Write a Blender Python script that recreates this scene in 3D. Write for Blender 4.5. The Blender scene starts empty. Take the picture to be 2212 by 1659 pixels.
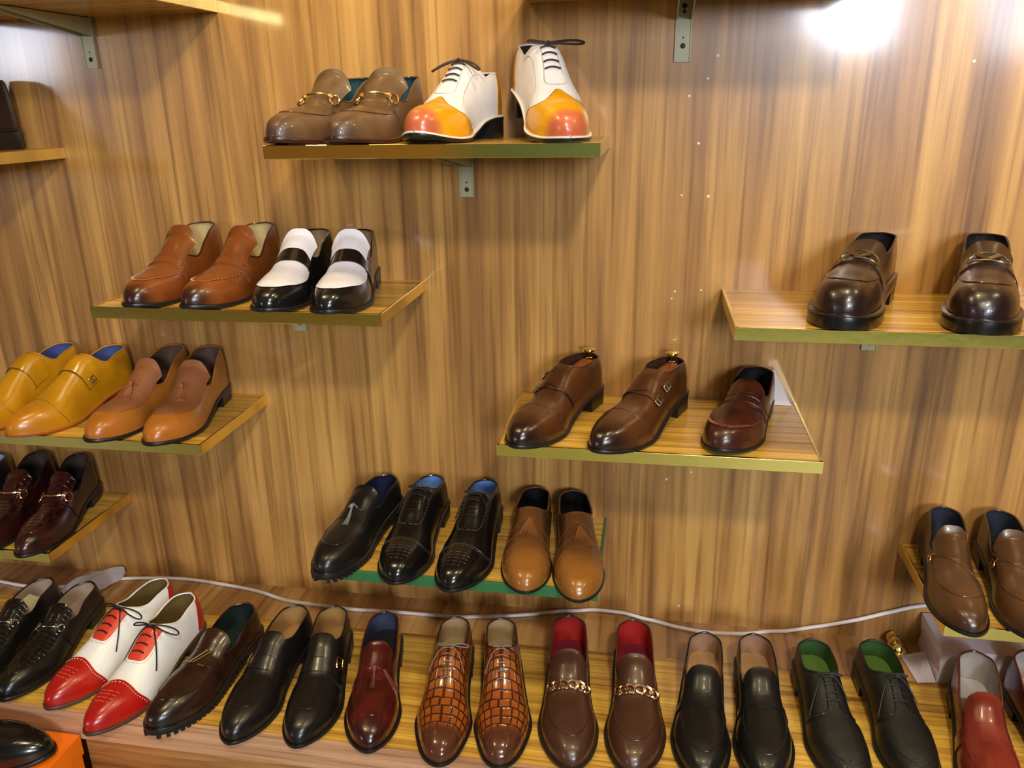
import bpy, math, random
import numpy as np
from mathutils import Vector, Matrix
random.seed(7)
SC = bpy.context.scene
COL = SC.collection
PI = math.pi

# ------------------------------------------------------------------ helpers
def lin(r, g, b):
    f = lambda c: (c/255/12.92) if c/255 <= .04045 else ((c/255+.055)/1.055)**2.4
    return (f(r), f(g), f(b), 1.0)

class MB:
    """collects vertices, faces and uv and links them as one mesh object"""
    def __init__(s):
        s.v = []; s.f = []; s.uv = []; s.n = 0
    def add(s, V, F, UV=None):
        V = np.asarray(V, float).reshape(-1, 3)
        s.v.append(V)
        s.f += [tuple(i + s.n for i in q) for q in F]
        s.uv.append(np.zeros((len(V), 2)) if UV is None else np.asarray(UV, float))
        s.n += len(V)
    def grid(s, P, UV=None, flip=False, closeu=False):
        P = np.asarray(P, float); a, b, _ = P.shape
        F = []
        for i in range(a if closeu else a-1):
            i2 = (i+1) % a
            for j in range(b-1):
                q = (i*b+j, i2*b+j, i2*b+j+1, i*b+j+1)
                F.append(q[::-1] if flip else q)
        s.add(P.reshape(-1, 3), F, None if UV is None else np.asarray(UV).reshape(-1, 2))
    def box(s, x0, x1, y0, y1, z0, z1):
        V = [(x, y, z) for x in (x0, x1) for y in (y0, y1) for z in (z0, z1)]
        s.add(V, [(0,1,3,2),(4,6,7,5),(0,4,5,1),(2,3,7,6),(0,2,6,4),(1,5,7,3)])
    def tube(s, pts, r, n=6, closed=False, flat=1.0, up=None):
        P = np.asarray(pts, float); m = len(P)
        if m < 2: return
        if closed:
            T = np.roll(P, -1, 0) - np.roll(P, 1, 0)
        else:
            T = np.gradient(P, axis=0)
        T /= (np.linalg.norm(T, axis=1)[:, None] + 1e-12)
        nrm = np.array(up, float) if up is not None else (np.array([0,0,1.]) if abs(T[0][2]) < .9 else np.array([1.,0,0]))
        rings = []
        rr = np.broadcast_to(np.asarray(r, float), (m,))
        for i in range(m):
            nrm = nrm - T[i]*np.dot(nrm, T[i]); nrm /= (np.linalg.norm(nrm)+1e-12)
            bn = np.cross(T[i], nrm)
            a = np.arange(n)*2*PI/n
            rings.append(P[i] + rr[i]*(np.cos(a)[:, None]*bn + flat*np.sin(a)[:, None]*nrm))
            
        V = np.concatenate(rings); F = []
        for i in range(m if closed else m-1):
            i2 = (i+1) % m
            for j in range(n):
                j2 = (j+1) % n
                F.append((i*n+j, i2*n+j, i2*n+j2, i*n+j2))
        if not closed:
            F.append(tuple(range(n))); F.append(tuple((m-1)*n+j for j in range(n))[::-1])
        s.add(V, F)
    def lathe(s, prof, n=20, M=None):
        V = []; F = []
        for (r, z) in prof:
            for j in range(n):
                a = 2*PI*j/n; V.append((r*math.cos(a), r*math.sin(a), z))
        for i in range(len(prof)-1):
            for j in range(n):
                j2 = (j+1) % n
                F.append((i*n+j, i*n+j2, (i+1)*n+j2, (i+1)*n+j))
        F.append(tuple(range(n))[::-1]); F.append(tuple((len(prof)-1)*n+j for j in range(n)))
        V = np.array(V)
        if M is not None: V = (np.array(M)[:3, :3] @ V.T).T + np.array(M)[:3, 3]
        s.add(V, F)
    def build(s, name, mat, parent=None, smooth=True, angle=40, merge=False):
        V = np.concatenate(s.v); UV = np.concatenate(s.uv)
        F = s.f
        if merge:
            key = np.round(V*2e5).astype(np.int64)
            _, first, inv = np.unique(key, axis=0, return_index=True, return_inverse=True)
            inv = inv.reshape(-1)
            V2 = V[first]; UV = UV[first]
            F2 = []
            for q in F:
                p = [int(inv[i]) for i in q]; o = []
                for i in p:
                    if i not in o: o.append(i)
                if len(o) >= 3: F2.append(tuple(o))
            F = F2; V = V2
        me = bpy.data.meshes.new(name)
        me.from_pydata(V.tolist(), [], [list(map(int, q)) for q in F])
        ul = me.uv_layers.new(name='UVMap')
        li = np.zeros(len(me.loops), np.int32); me.loops.foreach_get('vertex_index', li)
        ul.data.foreach_set('uv', UV[li].astype(np.float32).ravel())
        me.materials.append(mat)
        if smooth:
            me.polygons.foreach_set('use_smooth', [True]*len(me.polygons))
            me.set_sharp_from_angle(angle=math.radians(angle))
        me.update()
        o = bpy.data.objects.new(name, me); COL.objects.link(o)
        if parent is not None: o.parent = parent
        return o

def tag(o, label=None, cat=None, group=None, kind=None):
    if label: o['label'] = label
    if cat: o['category'] = cat
    if group: o['group'] = group
    if kind: o['kind'] = kind
    return o

def empty(name, loc, rz=0, rx=0, ry=0):
    o = bpy.data.objects.new(name, None); COL.objects.link(o)
    o.location = loc; o.rotation_euler = (rx, ry, rz); o.empty_display_size = .02
    return o

# ------------------------------------------------------------------ materials
MATS = {}
def newmat(name):
    m = bpy.data.materials.new(name); m.use_nodes = True
    nt = m.node_tree; b = nt.nodes['Principled BSDF']
    return m, nt, b
def N(nt, t, **kw):
    n = nt.nodes.new(t)
    for k, v in kw.items(): setattr(n, k, v)
    return n

def plain(name, col, rough=.5, metal=0, coat=0, spec=.5, bump=0, bscale=400, sheen=0):
    key = (name, col, rough, metal, coat, bump)
    if key in MATS: return MATS[key]
    m, nt, b = newmat(name)
    b.inputs['Base Color'].default_value = col
    b.inputs['Roughness'].default_value = rough
    b.inputs['Metallic'].default_value = metal
    b.inputs['Coat Weight'].default_value = coat
    b.inputs['Coat Roughness'].default_value = .1
    b.inputs['Specular IOR Level'].default_value = spec
    if sheen: b.inputs['Sheen Weight'].default_value = sheen
    if bump:
        tc = N(nt, 'ShaderNodeTexCoord'); no = N(nt, 'ShaderNodeTexNoise')
        no.inputs['Scale'].default_value = bscale; no.inputs['Detail'].default_value = 3
        bp = N(nt, 'ShaderNodeBump'); bp.inputs['Strength'].default_value = bump; bp.inputs['Distance'].default_value = .001
        nt.links.new(tc.outputs['Object'], no.inputs['Vector'])
        nt.links.new(no.outputs['Fac'], bp.inputs['Height']); nt.links.new(bp.outputs['Normal'], b.inputs['Normal'])
    MATS[key] = m
    return m

def leather(col, tip=None, t0=.80, t1=.97, rough=.3, coat=.25, grain=.12, vary=.18, dark=None, name='leather', nscale=28):
    """dyed leather; tip = burnished toe dye; dark = mottled patina dye"""
    key = (name, col, tip, t0, t1, rough, coat, grain, vary, dark, nscale)
    if key in MATS: return MATS[key]
    m, nt, b = newmat(name)
    L = nt.links
    tc = N(nt, 'ShaderNodeTexCoord')
    no = N(nt, 'ShaderNodeTexNoise'); no.inputs['Scale'].default_value = nscale; no.inputs['Detail'].default_value = 3
    L.new(tc.outputs['Object'], no.inputs['Vector'])
    mx = N(nt, 'ShaderNodeMix', data_type='RGBA')
    d = dark if dark else tuple(c*(1-vary*1.6) for c in col[:3])+(1,)
    mx.inputs['A'].default_value = d; mx.inputs['B'].default_value = col
    rp = N(nt, 'ShaderNodeValToRGB'); rp.color_ramp.elements[0].position = .36; rp.color_ramp.elements[1].position = .6
    L.new(no.outputs['Fac'], rp.inputs['Fac']); L.new(rp.outputs['Color'], mx.inputs['Factor'])
    out = mx.outputs['Result']
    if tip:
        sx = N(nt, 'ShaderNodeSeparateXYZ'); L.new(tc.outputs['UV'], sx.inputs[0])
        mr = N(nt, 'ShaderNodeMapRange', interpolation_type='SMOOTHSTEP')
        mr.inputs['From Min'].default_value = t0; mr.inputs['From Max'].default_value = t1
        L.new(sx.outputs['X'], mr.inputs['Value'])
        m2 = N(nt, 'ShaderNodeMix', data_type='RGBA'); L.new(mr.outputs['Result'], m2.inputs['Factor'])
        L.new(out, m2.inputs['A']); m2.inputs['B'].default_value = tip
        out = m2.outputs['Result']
    L.new(out, b.inputs['Base Color'])
    b.inputs['Roughness'].default_value = rough
    b.inputs['Coat Weight'].default_value = coat; b.inputs['Coat Roughness'].default_value = .12
    n2 = N(nt, 'ShaderNodeTexVoronoi'); n2.inputs['Scale'].default_value = 900
    L.new(tc.outputs['Object'], n2.inputs['Vector'])
    n3 = N(nt, 'ShaderNodeTexNoise'); n3.inputs['Scale'].default_value = 90; n3.inputs['Detail'].default_value = 3
    L.new(tc.outputs['Object'], n3.inputs['Vector'])
    ad = N(nt, 'ShaderNodeMath', operation='ADD'); L.new(n2.outputs['Distance'], ad.inputs[0]); L.new(n3.outputs['Fac'], ad.inputs[1])
    bp = N(nt, 'ShaderNodeBump'); bp.inputs['Strength'].default_value = grain; bp.inputs['Distance'].default_value = .0012
    L.new(ad.outputs[0], bp.inputs['Height']); L.new(bp.outputs['Normal'], b.inputs['Normal'])
    MATS[key] = m
    return m

def croc(c1, c2, line, tip=None, rows=26, cols=14, t0=.86, t1=.93, rough=.18, coat=.5, bump=.6, small=0):
    """embossed reptile leather laid out on the shoe's own length and width"""
    key = ('croc', c1, c2, line, tip, rows, cols, t0)
    if key in MATS: return MATS[key]
    m, nt, b = newmat('embossed_leather'); L = nt.links
    tc = N(nt, 'ShaderNodeTexCoord'); sx = N(nt, 'ShaderNodeSeparateXYZ'); L.new(tc.outputs['UV'], sx.inputs[0])
    cb = N(nt, 'ShaderNodeCombineXYZ')
    a = N(nt, 'ShaderNodeMath', operation='MULTIPLY'); a.inputs[1].default_value = cols
    c = N(nt, 'ShaderNodeMath', operation='MULTIPLY'); c.inputs[1].default_value = rows
    L.new(sx.outputs['Y'], a.inputs[0]); L.new(sx.outputs['X'], c.inputs[0])
    no = N(nt, 'ShaderNodeTexNoise'); no.inputs['Scale'].default_value = 45; L.new(tc.outputs['Object'], no.inputs['Vector'])
    wob = N(nt, 'ShaderNodeMath', operation='MULTIPLY_ADD'); wob.inputs[1].default_value = .35
    L.new(no.outputs['Fac'], wob.inputs[0]); L.new(c.outputs[0], wob.inputs[2])
    L.new(a.outputs[0], cb.inputs['X']); L.new(wob.outputs[0], cb.inputs['Y'])
    br = N(nt, 'ShaderNodeTexBrick'); L.new(cb.outputs[0], br.inputs['Vector'])
    br.inputs['Color1'].default_value = c1; br.inputs['Color2'].default_value = c2; br.inputs['Mortar'].default_value = line
    br.inputs['Scale'].default_value = 1; br.inputs['Mortar Size'].default_value = .17; br.inputs['Mortar Smooth'].default_value = 1.0
    br.inputs['Brick Width'].default_value = 1; br.inputs['Row Height'].default_value = 1; br.offset = .22; br.offset_frequency = 3; br.inputs['Bias'].default_value = 0
    out = br.outputs['Color']
    mr = N(nt, 'ShaderNodeMapRange', interpolation_type='SMOOTHSTEP')
    mr.inputs['From Min'].default_value = t0; mr.inputs['From Max'].default_value = t1
    L.new(sx.outputs['X'], mr.inputs['Value'])
    if tip:
        m2 = N(nt, 'ShaderNodeMix', data_type='RGBA'); L.new(mr.outputs['Result'], m2.inputs['Factor'])
        L.new(out, m2.inputs['A']); m2.inputs['B'].default_value = tip; out = m2.outputs['Result']
    L.new(out, b.inputs['Base Color'])
    b.inputs['Roughness'].default_value = rough; b.inputs['Coat Weight'].default_value = coat; b.inputs['Coat Roughness'].default_value = .08
    bp = N(nt, 'ShaderNodeBump', invert=True); bp.inputs['Distance'].default_value = .002
    sb = N(nt, 'ShaderNodeMath', operation='SUBTRACT'); sb.inputs[0].default_value = 1; L.new(mr.outputs['Result'], sb.inputs[1])
    ml = N(nt, 'ShaderNodeMath', operation='MULTIPLY'); ml.inputs[1].default_value = bump; L.new(sb.outputs[0], ml.inputs[0])
    if tip: L.new(ml.outputs[0], bp.inputs['Strength'])
    else: bp.inputs['Strength'].default_value = bump
    L.new(br.outputs['Fac'], bp.inputs['Height']); L.new(bp.outputs['Normal'], b.inputs['Normal'])
    MATS[key] = m
    return m

def wood(name, cols, axis, scale, rough, coat=0, coat_r=.1, stretch=22, bump=.02, lo=.25, hi=.75, seam=None, fine=1.0, spec=.5):
    """printed timber laminate: grain runs along 'axis' (object space)"""
    m, nt, b = newmat(name); L = nt.links
    tc = N(nt, 'ShaderNodeTexCoord'); mp = N(nt, 'ShaderNodeMapping')
    L.new(tc.outputs['Object'], mp.inputs['Vector'])
    sc = [scale]*3; sc[axis] = scale/stretch
    mp.inputs['Scale'].default_value = sc
    n1 = N(nt, 'ShaderNodeTexNoise'); n1.inputs['Scale'].default_value = 1; n1.inputs['Detail'].default_value = 6; n1.inputs['Roughness'].default_value = .62; n1.inputs['Distortion'].default_value = .35
    L.new(mp.outputs[0], n1.inputs['Vector'])
    rp = N(nt, 'ShaderNodeValToRGB'); L.new(n1.outputs['Fac'], rp.inputs['Fac'])
    e = rp.color_ramp.elements
    e[0].position = lo; e[0].color = cols[0]; e[1].position = hi; e[1].color = cols[-1]
    for i, c in enumerate(cols[1:-1]):
        q = e.new(lo+(hi-lo)*(i+1)/(len(cols)-1)); q.color = c
    out = rp.outputs['Color']
    mp2 = N(nt, 'ShaderNodeMapping'); L.new(tc.outputs['Object'], mp2.inputs['Vector'])
    sc2 = [scale*5*fine]*3; sc2[axis] = scale/stretch*3
    mp2.inputs['Scale'].default_value = sc2
    n2 = N(nt, 'ShaderNodeTexNoise'); n2.inputs['Scale'].default_value = 1; n2.inputs['Detail'].default_value = 4
    L.new(mp2.outputs[0], n2.inputs['Vector'])
    r2 = N(nt, 'ShaderNodeValToRGB'); r2.color_ramp.elements[0].position = .34; r2.color_ramp.elements[0].color = (.50,.44,.38,1)
    r2.color_ramp.elements[1].position = .5; r2.color_ramp.elements[1].color = (1,1,1,1)
    L.new(n2.outputs['Fac'], r2.inputs['Fac'])
    mu = N(nt, 'ShaderNodeMix', data_type='RGBA', blend_type='MULTIPLY'); mu.inputs['Factor'].default_value = .75
    L.new(out, mu.inputs['A']); L.new(r2.outputs['Color'], mu.inputs['B']); out = mu.outputs['Result']
    if seam:
        sx = N(nt, 'ShaderNodeSeparateXYZ'); L.new(tc.outputs['Object'], sx.inputs[0])
        ad = N(nt, 'ShaderNodeMath', operation='ADD'); ad.inputs[1].default_value = 20*seam+.5*seam+.013; L.new(sx.outputs['X'], ad.inputs[0])
        md = N(nt, 'ShaderNodeMath', operation='MODULO'); md.inputs[1].default_value = seam; L.new(ad.outputs[0], md.inputs[0])
        sb = N(nt, 'ShaderNodeMath', operation='SUBTRACT'); sb.inputs[1].default_value = seam/2; L.new(md.outputs[0], sb.inputs[0])
        ab = N(nt, 'ShaderNodeMath', operation='ABSOLUTE'); L.new(sb.outputs[0], ab.inputs[0])
        lt = N(nt, 'ShaderNodeMapRange'); lt.inputs['From Min'].default_value = .0008; lt.inputs['From Max'].default_value = .0028
        lt.inputs['To Min'].default_value = .3; lt.inputs['To Max'].default_value = 0; L.new(ab.outputs[0], lt.inputs['Value'])
        m3 = N(nt, 'ShaderNodeMix', data_type='RGBA'); L.new(lt.outputs['Result'], m3.inputs['Factor'])
        L.new(out, m3.inputs['A']); m3.inputs['B'].default_value = tuple(c*.35 for c in cols[0][:3])+(1,); out = m3.outputs['Result']
    L.new(out, b.inputs['Base Color'])
    b.inputs['Roughness'].default_value = rough
    b.inputs['Specular IOR Level'].default_value = spec
    b.inputs['Coat Weight'].default_value = coat; b.inputs['Coat Roughness'].default_value = coat_r
    if bump:
        bp = N(nt, 'ShaderNodeBump'); bp.inputs['Strength'].default_value = bump; bp.inputs['Distance'].default_value = .002
        L.new(n2.outputs['Fac'], bp.inputs['Height']); L.new(bp.outputs['Normal'], b.inputs['Normal'])
        L.new(bp.outputs['Normal'], b.inputs['Coat Normal'])
    return m

GOLD = plain('gilt_metal', (.83,.58,.22,1), .18, 1)
ROSE = plain('rose_gold_metal', (.88,.58,.36,1), .18, 1)
BRASS = plain('polished_brass', (.93,.72,.20,1), .13, 1)
EDGE = plain('brass_edge_strip', (1,.83,.27,1), .16, 1, bump=.25, bscale=35)
STEEL = plain('dull_gilt_metal', (.62,.55,.40,1), .25, 1)
BRONZE = plain('dark_bronze_metal', (.30,.26,.20,1), .28, 1)
BLACKSOLE = plain('black_sole', lin(22,20,20), .38, bump=.1)
BROWNSOLE = plain('dark_brown_sole', lin(52,34,26), .4, bump=.1)
RUBBER = plain('black_rubber', lin(20,19,20), .45, bump=.15)

# ------------------------------------------------------------------ shoe shape
def pchip(xs, ys):
    xs = np.array(xs, float); ys = np.array(ys, float)
    h = np.diff(xs); d = np.diff(ys)/h
    m = np.zeros_like(ys); m[0] = d[0]; m[-1] = d[-1]
    for i in range(1, len(xs)-1):
        if d[i-1]*d[i] > 0:
            w1 = 2*h[i]+h[i-1]; w2 = h[i]+2*h[i-1]
            m[i] = (w1+w2)/(w1/d[i-1]+w2/d[i])
    def f(x):
        x = np.clip(np.asarray(x, float), xs[0], xs[-1])
        i = np.clip(np.searchsorted(xs, x)-1, 0, len(h)-1)
        t = (x-xs[i])/h[i]
        return ((1+2*t)*(1-t)**2*ys[i] + t*(1-t)**2*h[i]*m[i] + t*t*(3-2*t)*ys[i+1] + t*t*(t-1)*h[i]*m[i+1])
    return f

TOES = {'almond': (.28, 1.5, 2.8), 'narrow': (.34, 1.5, 3.0), 'round': (.22, 1.5, 2.7), 'chisel': (.56, 1.35, 9.0), 'point': (.50, 1.4, 4.2), 'blunt': (.13, 1.8, 3.4), 'wide': (.22, 1.6, 2.8)}

class Last:
    def __init__(s, L=.29, toe='almond', mir=1, heel=.024, th=.006, welt=.004, hk=1.0, wk=1.0, spring=.008,
                 s_th=.46, fy=.88, fyf=None, instep=.084, vamp=.044, back=.064, ncol=2.4, side=.058, toeh=.034):
        s.L = L; s.mir = mir; s.th = th; s.welt = welt; s.s_th = s_th; s.s_b = .016; s.fy = fy; s.fyf = fyf or fy; s.heelh = heel; s.ncol = ncol
        k, e, n = TOES[toe]
        lat = pchip([0,.12,.25,.38,.52,.68,1], np.array([.033,.0335,.0365,.0395,.0440,.0500,.0500])*wk)
        med = pchip([0,.12,.25,.38,.52,.68,1], np.array([.033,.0330,.0345,.0350,.0385,.0475,.0480])*wk)
        def close(x):
            x = np.asarray(x, float)
            t = np.clip((x-.66)/.34, 0, 1)
            r = (1-k*t**e)*np.sqrt(np.clip(1-t**n, 0, 1))
            hb = np.clip((.12-x)/.12, 0, 1)
            return r*np.sqrt(np.clip(1-hb**2.3, 0, 1))
        s.lat = lambda x: lat(x)*close(x)
        s.med = lambda x: med(x)*close(x)
        s.cx = lambda x: mir*(.005*np.clip((np.asarray(x)-.6)/.4, 0, 1)**1.6 - .002)
        zs = pchip([0,.20,.34,.48,.62,.74,.86,1], [heel+th, heel+th-.001, heel*.80+th, heel*.36+th, th+.0015, th+.0005, th+spring*.30, th+spring])
        s.zf = zs
        hh = pchip([0,.24,.33,.42,.52,.62,.72,.82,.92,1],
                   np.array([instep*.97, instep*.97, instep*.97, instep*.97, max(instep*.84, vamp*1.17), max(instep*.69, vamp*1.09), vamp*1.03, vamp*.92, toeh*1.04, toeh])*hk)
        s.a = pchip([0,.12,.22,.34,.45,.6,.8,1], [.24,.26,.34,.62,.85,.82,.75,.72])
        s.b = pchip([0,.12,.22,.34,.45,.6,.8,1], [.75,.75,.78,.88,.95,.93,.85,.8])
        zc = pchip([0,.08,.18,.28,.40,1], np.array([back, back*.985, back*.6+side*.4, side, side*1.02, side*1.02])*hk)
        def h(x):
            x = np.asarray(x, float); t = np.clip((x-.80)/.20, 0, 1)
            k = np.clip((x-.24)/.14, 0, 1); k = k*k*(3-2*k)
            r = s.rho(x); sa = np.sqrt(np.clip(1-(np.clip(r, 0, .97)**(1/s.a(x)))**2, .05, 1))
            return (zc(x)/sa**s.b(x)*(1-k) + hh(x)*k)*np.sqrt(np.clip(1-t**2.6, 0, 1))
        s.h = h
        s.wkf = 1 - welt/.048
    def rho(s, x):
        x = np.asarray(x, float)
        t = np.clip((x-s.s_b)/(s.s_th-s.s_b), 0, 1)
        eb = np.clip(1-np.clip(1-2*t, 0, 1)**5, 0, 1)**.42
        ef = np.clip(1-np.clip(2*t-1, 0, 1)**s.ncol, 0, 1)**(1/s.ncol)
        k = np.clip((t-.25)/.5, 0, 1); k = k*k*(3-2*k)
        return np.clip((s.fy*(1-k)+s.fyf*k)*eb*ef, 0, .97)
    def wout(s, x, sg):
        m = s.med(x); l = s.lat(x)
        return np.where(np.asarray(sg)*s.mir >= 0, m, l)
    def base(s, x, q, dw=0.0):
        x = np.asarray(x, float); q = np.asarray(q, float)
        sg = np.where(q >= 0, 1.0, -1.0)
        al = (1-np.abs(q))*PI/2
        w0 = s.wout(x, sg)*s.wkf; w = w0 - np.minimum(dw, .25*w0)
        zr = np.sin(al)**s.b(x)
        X = s.cx(x) + sg*w*np.maximum(np.cos(al), 0)**s.a(x)
        Y = -(s.welt + (s.L-2*s.welt)*x) - s.L*.022*zr**2*np.clip(1-x/.16, 0, 1)
        Z = s.zf(x) + s.h(x)*zr
        return np.stack([X, Y, Z], -1)
    def nrm(s, x, q):
        e = 1e-3
        x = np.clip(np.asarray(x, float), .004, .994); q = np.clip(np.asarray(q, float), -.995, .995)
        dx = s.base(x+e, q) - s.base(x-e, q)
        q1 = np.clip(q+e*8, -1, 1); q0 = np.clip(q-e*8, -1, 1)
        dq = s.base(x, q1) - s.base(x, q0)
        n = np.cross(dx, dq)
        n /= (np.linalg.norm(n, axis=-1, keepdims=True)+1e-15)
        c = np.stack([s.cx(x), s.base(x, q)[..., 1]*0+s.base(x, q)[..., 1], s.zf(x)+s.h(x)*.25], -1)
        sgn = np.sign(np.sum(n*(s.base(x, q)-c), -1, keepdims=True)); sgn[sgn == 0] = 1
        return n*sgn
    def S(s, x, q, off=0.0):
        P = s.base(x, q)
        off = np.asarray(off, float)
        if np.any(off != 0):
            P = P + s.nrm(x, q)*(off[..., None] if off.ndim else off)
        return P
    def qc(s, x):
        r = s.rho(x)
        return np.where(r <= 1e-6, 0, 1-np.arccos(np.clip(r, 0, 1)**(1/s.a(x)))/(PI/2))

def cosspace(n):
    return (1-np.cos(np.linspace(0, PI, n)))/2

class Shoe:
    def __init__(s, name, label, cat, group, at, head, z, mat, lining, sole=BLACKSOLE, sock=None, lug=False, heelmat=None,
                 weltmat=None, roll=0, pitch=0, lift=0, rim=None, **kw):
        h = math.radians(head)
        # the heel stops short of the wall
        L0 = kw.get('L', .29); exc = at[1]+L0*math.cos(h)+.0065+.014*abs(math.sin(h))
        if pitch == 0 and exc > 0 and abs(head) < 45:
            d = min(exc, .010); kw['L'] = L0-d/math.cos(h); at = (at[0], at[1]-(exc-d))
        s.T = Last(**kw); T = s.T
        s.mat = mat
        hx = at[0]-T.L*math.sin(h); hy = at[1]+T.L*math.cos(h)
        s.root = empty(name, (hx, hy, z+lift), h, pitch, roll)
        tag(s.root, label, cat, group)
        s.upper(mat, rim)
        s.inside(lining, sock or lining)
        s.sole(sole, heelmat or sole, weltmat, lug)
    # ---- body
    def upper(s, mat, rim):
        T = s.T
        x = np.unique(np.concatenate([cosspace(46), np.linspace(.0, .06, 9), np.linspace(T.s_th-.03, T.s_th, 9), [T.s_b, T.s_th]]))
        nv = 22
        v = np.linspace(0, 1, nv)
        m = MB()
        for sg in (1, -1):
            qc = T.qc(x)
            q = 1 - v[None, :]*(1-qc[:, None])
            X = np.repeat(x[:, None], nv, 1)
            P = T.base(X, sg*np.maximum(q, 1e-9))
            UV = np.stack([X, (sg*q+1)/2], -1)
            m.grid(P, UV, flip=(sg < 0))
        o = m.build('upper', mat, s.root, merge=True, angle=60)
        # bound top edge
        xo = np.linspace(T.s_b, T.s_th, 40); xo = T.s_b+(T.s_th-T.s_b)*cosspace(44)
        R = T.S(xo, T.qc(xo)); Lf = T.S(xo[::-1], -T.qc(xo[::-1]))
        loop = np.concatenate([R, Lf[1:-1]])
        r = MB(); r.tube(loop, .0016, 6, closed=True)
        r.build('top_binding', rim or mat, s.root)
    def inside(s, lining, sock):
        T = s.T
        x = np.unique(np.concatenate([np.array([0,.0005,.001,.002,.004,.007,.010,.013]), T.s_b+(T.s_th-T.s_b)*cosspace(36), np.linspace(T.s_th, min(T.s_th+.16, .8), 8)]))
        v = np.linspace(0, 1, 16)**1.3; m = MB()
        cen = np.array([0, -T.L*.26, 0])
        for sg in (1, -1):
            qc = T.qc(x)
            edge = T.base(x, sg*np.maximum(qc, 1e-9))
            d = (cen-edge)[:, :2]; d /= (np.linalg.norm(d, axis=1)[:, None]+1e-9)
            inner = edge.copy(); inner[:, :2] += d*.0016; inner[:, 2] -= .001
            inside = (x <= T.s_th) & (x >= T.s_b)
            q = np.maximum(qc[:, None] + v[None, :]*(1-qc[:, None]), 1e-9)
            P = T.base(np.repeat(x[:, None], len(v), 1), sg*q, dw=.0035)
            P[..., 2] -= .0015*(1-v)[None, :]
            P[..., 1] -= (.0022*np.clip(1-x/.05, 0, 1))[:, None]
            k = (1-v)**2
            P = P + np.where(inside, 1, 0)[:, None, None]*(inner-P[:, 0])[:, None, :]*k[None, :, None]
            P[~inside, :, 2] -= .0015
            UV = np.stack([np.repeat(x[:, None], len(v), 1), q], -1)
            m.grid(P, UV, flip=(sg > 0))
        m.build('lining', lining, s.root, merge=True, angle=60)
        xi = np.linspace(.012, min(T.s_th+.2, .85), 34); m = MB()
        w = np.linspace(-1, 1, 9)
        P = np.zeros((len(xi), 9, 3))
        for j, t in enumerate(w):
            ww = np.maximum(T.wout(xi, np.sign(t) if t else 1)*T.wkf-.0032, .0005)
            P[:, j, 0] = T.cx(xi)+t*ww; P[:, j, 1] = -(T.welt+(T.L-2*T.welt)*xi); P[:, j, 2] = T.zf(xi)+.0035+.002*t*t
        m.grid(P, np.stack([np.repeat(xi[:, None], 9, 1), np.repeat((w[None]+1)/2, len(xi), 0)], -1), flip=True)
        m.build('insole', sock, s.root)
    def ring(s, x, top, bot, grow=0.0, bev=.0012):
        T = s.T; x = np.asarray(x); Y = -T.L*x
        out = []
        for sg in (-1, 1):
            w = np.maximum(T.wout(x, sg)+grow, 0.0001); c = T.cx(x)
            bl = np.minimum(bev, w*.5)
            pr = [(w-bl, top), (w, top-bev), (w, bot+bev), (w-bl, bot)]
            if sg < 0: pr = pr[::-1]
            for ww, zz in pr:
                out.append(np.stack([c+sg*ww, Y, zz+0*x], -1))
        P = np.stack(out, 0)  # 8 x n x 3 ; order: left bottom..left top, right top..right bottom
        return P
    def sole(s, sole, heelmat, weltmat, lug):
        T = s.T; x = np.unique(np.concatenate([cosspace(48), [.0001, .0004, .9992, .9996, .9998, .99993, .99998]]))
        top = T.zf(x); bot = top-T.th
        if lug: bot = np.maximum(bot, .0035)
        P = s.ring(x, top, bot)
        m = MB(); m.grid(P, closeu=True)
        m.build('outsole', sole, s.root, merge=True, angle=50)
        if weltmat:
            xx = x; P = s.ring(xx, top+.0006, top-.0022, grow=.0005, bev=.0006)
            m = MB(); m.grid(P, closeu=True); m.build('welt', weltmat, s.root, merge=True, angle=50)
        # heel block
        xh = np.concatenate([.26*(1-np.cos(np.linspace(0, PI/2, 16))), [.2601]])
        bt = np.interp(xh, x, bot)
        P = s.ring(xh, bt+.0004, 0*xh, grow=-.0008)
        P[:, -1, :] = P[:, -2, :].mean(0); P[:, -1, 2] = np.interp(.26, x, bot)*.5
        m = MB(); m.grid(P, closeu=True); m.build('heel', heelmat, s.root, merge=True, angle=50)
        if lug:
            m = MB(); n = 22
            for sg in (-1, 1):
                for i in range(n):
                    xc = .30+.685*i/(n-1)
                    w = float(T.wout(np.array([xc]), sg)[0]); c = float(T.cx(xc))
                    t = 1e-3
                    w2 = float(T.wout(np.array([min(xc+t, .9999)]), sg)[0])
                    pos = np.array([c+sg*w, -T.L*xc]); tan = np.array([sg*(w2-w), -T.L*t]); tan /= np.linalg.norm(tan)
                    nor = np.array([sg*abs(tan[1]), -abs(sg*(w2-w))/np.linalg.norm([w2-w, T.L*t])*(1 if w2 < w else -1)])
                    nor /= np.linalg.norm(nor)
                    zb = float(np.interp(xc, x, bot)); zt = zb+.0035
                    z0 = max(zb-.006, 0.0) if xc > .55 else max(zb-.006, 0)
                    q = []
                    for zz in (z0, zt):
                        for a, bb in ((-1, -1), (1, -1), (1, 1), (-1, 1)):
                            p = pos + tan*a*.0033 + nor*(.0012 if bb > 0 else -.012)
                            q.append((p[0], p[1], zz))
                    m.add(q, [(0,3,2,1),(4,5,6,7),(0,1,5,4),(1,2,6,5),(2,3,7,6),(3,0,4,7)])
            m.build('lug_tread', sole, s.root, smooth=False)
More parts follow.
